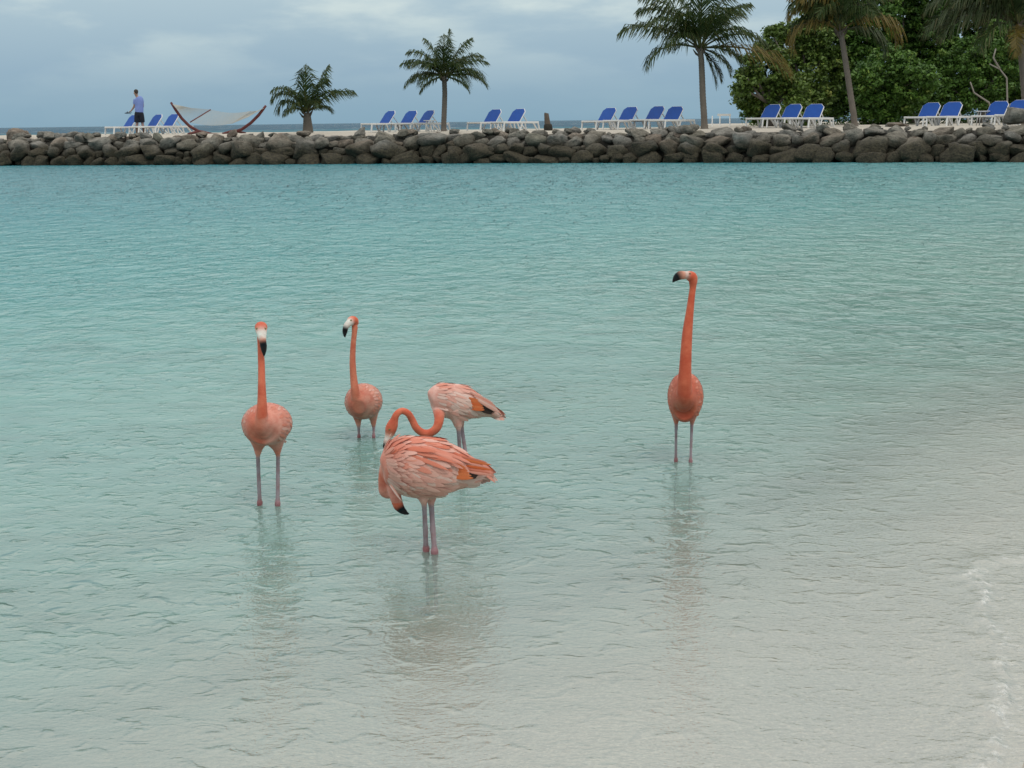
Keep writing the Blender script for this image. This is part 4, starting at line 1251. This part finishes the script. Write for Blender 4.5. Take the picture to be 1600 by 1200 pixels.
b4 = upright('smallest looking flamingo at the back, standing deep in the water with its head turned left', [(561, 684), (584, 684)],
    [(561, 636, -.15, 10, 12), (562, 632, -.12, 19, 20), (565, 629, -.07, 26, 26), (568, 627, 0, 29, 28), (569, 626, .08, 28, 26), (570, 627, .15, 22, 20), (571, 630, .23, 11, 10), (571, 633, .29, 4, 4)],
    [(559, 640, -.02, 8), (557.5, 629, -.12, 8.6), (555, 612, -.14, 6.6), (552.5, 590, -.13, 5.5), (551, 565, -.12, 4.8), (551.8, 540, -.11, 4.3), (553.8, 520, -.10, 4.2), (554.5, 510, -.09, 5)],
    [(555, 508, -.08, 5, 5, CORAL), (553.5, 502, -.085, 7.6, 7, CORAL), (549.5, 501, -.10, 7.4, 7, CORAL), (546.5, 504, -.115, 6.2, 5.8, WHITE), (543, 507, -.125, 5.2, 5, WHITE), (541.2, 509.5, -.13, 5, 4.6, WHITE), (540, 512, -.132, 4.8, 4.4, BLACK), (538.9, 518, -.134, 4.2, 4, BLACK), (538.7, 523, -.134, 2.8, 2.6, BLACK), (539.3, 528.5, -.132, .6, .6, BLACK)],
    [[(557, 640, 0, 12, PINK), (559, 653, 0, 6.8, PINK), (560, 662, 0, 4.2, PINK), (560.5, 668, 0, 2.7, LEG)], [(581, 640, .02, 13, PINK), (583, 653, .02, 6.8, PINK), (583.5, 662, .02, 4.2, PINK), (584, 668, .02, 2.7, LEG)]],
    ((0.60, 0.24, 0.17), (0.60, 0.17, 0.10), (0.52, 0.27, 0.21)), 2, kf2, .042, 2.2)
b5 = upright('deep coral flamingo standing apart at the right, tall neck, head turned left', [(1056, 722), (1079, 723)],
    [(1069, 634, -.15, 10, 16), (1069, 628, -.13, 18, 28), (1070, 624, -.08, 25, 36), (1071, 620, -.01, 27.5, 38), (1071, 618, .07, 27, 35), (1071, 618, .15, 22, 27), (1071, 623, .23, 12, 15), (1071, 628, .30, 4, 5)],
    [(1069, 640, -.02, 9), (1069, 626, -.135, 11.5), (1069.5, 605, -.155, 11.5), (1070.5, 580, -.155, 9.6), (1072, 550, -.145, 8.6), (1074, 520, -.13, 7.8), (1077.5, 490, -.115, 6.2), (1080.5, 465, -.10, 5.2), (1082.5, 450, -.09, 5.1), (1083, 440, -.09, 6.6)],
    [(1083.5, 443, -.09, 6, 6, CORAL), (1082, 433.5, -.09, 8.2, 7.6, CORAL), (1077, 431, -.095, 8, 7.6, CORAL), (1072.5, 430, -.10, 6.8, 6, WHITE), (1068, 430, -.105, 5.6, 6.4, BILLP), (1064, 430, -.11, 5.2, 6.6, BILLP), (1062.6, 430.2, -.11, 5, 6.8, BLACK), (1058, 433, -.11, 4.6, 6.0, BLACK), (1054, 437, -.11, 3.2, 3.8, BLACK), (1050.8, 442, -.11, .6, .6, BLACK)],
    [[(1058, 632, 0, 13, CORAL), (1057, 648, 0, 8, PINK), (1056.5, 658, 0, 4.4, PINK), (1056.5, 665, 0, 2.9, LEG)], [(1082, 632, .02, 14, CORAL), (1082, 648, .02, 8, PINK), (1081.5, 658, .02, 4.4, PINK), (1081, 665, .02, 2.9, LEG)]],
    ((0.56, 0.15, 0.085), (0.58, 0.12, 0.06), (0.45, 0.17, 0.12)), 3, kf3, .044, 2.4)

def eye(bird, x, y, dy):
    v_ = ray(x, y)
    h = bird.bvh.ray_cast(C0 - bird.o, v_)
    P = bird.p(x, y, dy)
    c = h[0] if h[0] is not None else P
    m = MB()
    for i in range(1): m.tube([c + Vector((0, -.0038, 0)), c + Vector((0, -.0028, 0)), c, c + Vector((0, .003, 0))], [.0012, .0034, .0042, .003], 10)
    m.build('eye', M['eye'], bird.root, True)
eye(b2, 608.5, 671, -.20)
eye(b3, 401.5, 513.5, -.12); eye(b3, 414.5, 513.5, -.12)
eye(b4, 548.5, 500.5, -.2)
eye(b5, 1078, 427.5, -.2)

# ------------------------------------------------------------------ the man on the breakwater
mY = wall_y(-17) + 3.9
mx_ = gx(218, mY, SZ)
man = empty('person', (mx_, mY, sand_at(mx_, mY)), 'man seen from behind in light blue shirt and dark shorts, holding dark sandals', 'person')
SK = (0.5, 0.3, 0.2)
pb = Body()
K = 2222 / mY
def q(px, zz, dy=0): return np.array(((px - 218) / K, dy, zz))
def limb(nodes, side=(1, 0, 0), n=12): pb.chain([(p_, w, h, SK) for p_, w, h in nodes], side, n=n, k=4)
limb([(q(219, .88), .15, .11), (q(219.5, 1.0), .16, .12), (q(220, 1.2), .165, .115), (q(219.8, 1.38), .19, .12), (q(219.2, 1.5), .17, .10), (q(218, 1.56), .07, .065), (q(217.2, 1.62), .055, .055)])
limb([(q(217.2, 1.60), .055, .055), (q(216.6, 1.66), .07, .08), (q(216.2, 1.73), .08, .098), (q(216.2, 1.80), .078, .095), (q(216.4, 1.85), .04, .05)])
limb([(q(214.5, 1.71, .02), .02, .02), (q(212.4, 1.70, .03), .014, .018)])                       # nose, in profile to the left
for px_, a_ in ((214.8, -.09), ):
    limb([(q(217.2, 1.745, -.08), .012, .03), (q(217.4, 1.745, -.10), .008, .02)])               # ear
limb([(q(216.5, .90), .10, .10), (q(215.8, .65), .085, .085), (q(215.2, .48), .058, .06), (q(214.6, .32), .058, .062), (q(214, .10), .036, .04), (q(214, .04), .04, .045)])
limb([(q(222, .90), .10, .10), (q(223, .65), .085, .085), (q(223.6, .48), .058, .06), (q(224.2, .32), .058, .062), (q(224.8, .10), .036, .04), (q(224.8, .04), .04, .045)])
limb([(q(214, .03), .04, .035), (q(212, .025, .08), .045, .03), (q(210.8, .02, .14), .035, .02)], (.5, -.8, 0))
limb([(q(224.8, .03), .04, .035), (q(223.6, .025, .1), .045, .03), (q(222.6, .02, .17), .035, .02)], (.5, -.8, 0))
limb([(q(214.6, 1.46), .055, .055), (q(213.4, 1.32, .02), .05, .05), (q(212.2, 1.19, .03), .042, .042), (q(209.3, 1.08, .06), .036, .036), (q(206.4, 1.00, .09), .027, .027), (q(205.4, .98, .10), .035, .018)], (0, 1, 0))
for f_ in range(4):                                                                              # fingers curled round the straps
    a0_ = q(205.3, .985 - f_ * .004, .07 + f_ * .022)
    limb([(a0_, .011, .011), (a0_ + np.array((-.045, 0, -.012)), .010, .010), (a0_ + np.array((-.055, 0, -.04)), .009, .009), (a0_ + np.array((-.03, 0, -.055)), .008, .008)], (0, 1, 0), 6)
limb([(q(205.9, .99, .06), .012, .012), (q(204.8, .975, .04), .010, .010), (q(204.1, .95, .05), .009, .009)], (0, 1, 0), 6)
limb([(q(224.4, 1.46, .03), .055, .055), (q(224.6, 1.3, .12), .048, .048), (q(223.8, 1.18, .22), .04, .04), (q(221, 1.10, .38), .034, .034), (q(219, 1.06, .46), .028, .03), (q(218, 1.05, .5), .02, .035)], (0, 0, 1))
pb.build('body', M['skin'], man, .010, 2)
def garment(name, chains, mat):
    g = Body()
    for nodes, side in chains: g.chain([(p_, w, h, SK) for p_, w, h in nodes], side, n=16, k=4)
    return g.build(name, mat, man, .014, 2)
garment('shirt', [([(q(219.6, .93), .172, .135), (q(219.8, 1.05), .18, .14), (q(220.2, 1.2), .18, .135), (q(220, 1.38), .205, .135), (q(219.2, 1.5), .185, .115), (q(218.2, 1.555), .085, .08)], (1, 0, 0)),
    ([(q(214.8, 1.47), .075, .075), (q(213.6, 1.36, .01), .072, .072), (q(213.0, 1.28, .02), .072, .072)], (0, 1, 0)), ([(q(224.2, 1.47, .02), .075, .075), (q(224.6, 1.34, .08), .07, .07)], (0, 1, 0))], M['shirt'])
garment('shorts', [([(q(219.2, .97), .165, .13), (q(219.2, .86), .175, .135), (q(219, .78), .16, .13)], (1, 0, 0)), ([(q(216.6, .9), .115, .125), (q(215.8, .7), .118, .12), (q(215.3, .52), .112, .11)], (1, 0, 0)),
    ([(q(222, .9), .115, .125), (q(222.7, .7), .118, .12), (q(223.2, .52), .112, .11)], (1, 0, 0))], M['shorts'])
garment('hair', [([(q(217.2, 1.69, -.02), .06, .07), (q(216.9, 1.76, -.015), .085, .10), (q(216.6, 1.83, 0), .082, .098), (q(216.4, 1.868, .01), .035, .05)], (1, 0, 0))], M['hair'])
sn = empty('sandals', (mx_ + (204 - 218) / K, mY + .1, man.location.z + .93), 'pair of dark sandals held by the man at the end of his outstretched arm', 'sandals')
for j, (dx, dz, tilt_) in enumerate(((-.05, 0, .12), (-.09, -.035, -.10))):
    m = MB()
    pr = [(-.14, 0), (-.12, .04), (-.04, .05), (.05, .038), (.12, .036), (.14, .0), (.12, -.036), (.05, -.038), (-.04, -.05), (-.12, -.04)]
    m.slab([(dx + a, b_ + .05 * j, dz + a * tilt_) for a, b_ in pr], (0, 0, 1), .022); o = m.build('sole', M['black_rubber'], sn)
    m = MB(); m.tube([(dx - .03, -.045 + .05 * j, dz + .01), (dx - .05, .0 + .05 * j, dz + .05), (dx - .03, .045 + .05 * j, dz + .01)], .009, 5); m.build('strap', M['black_rubber'], sn)
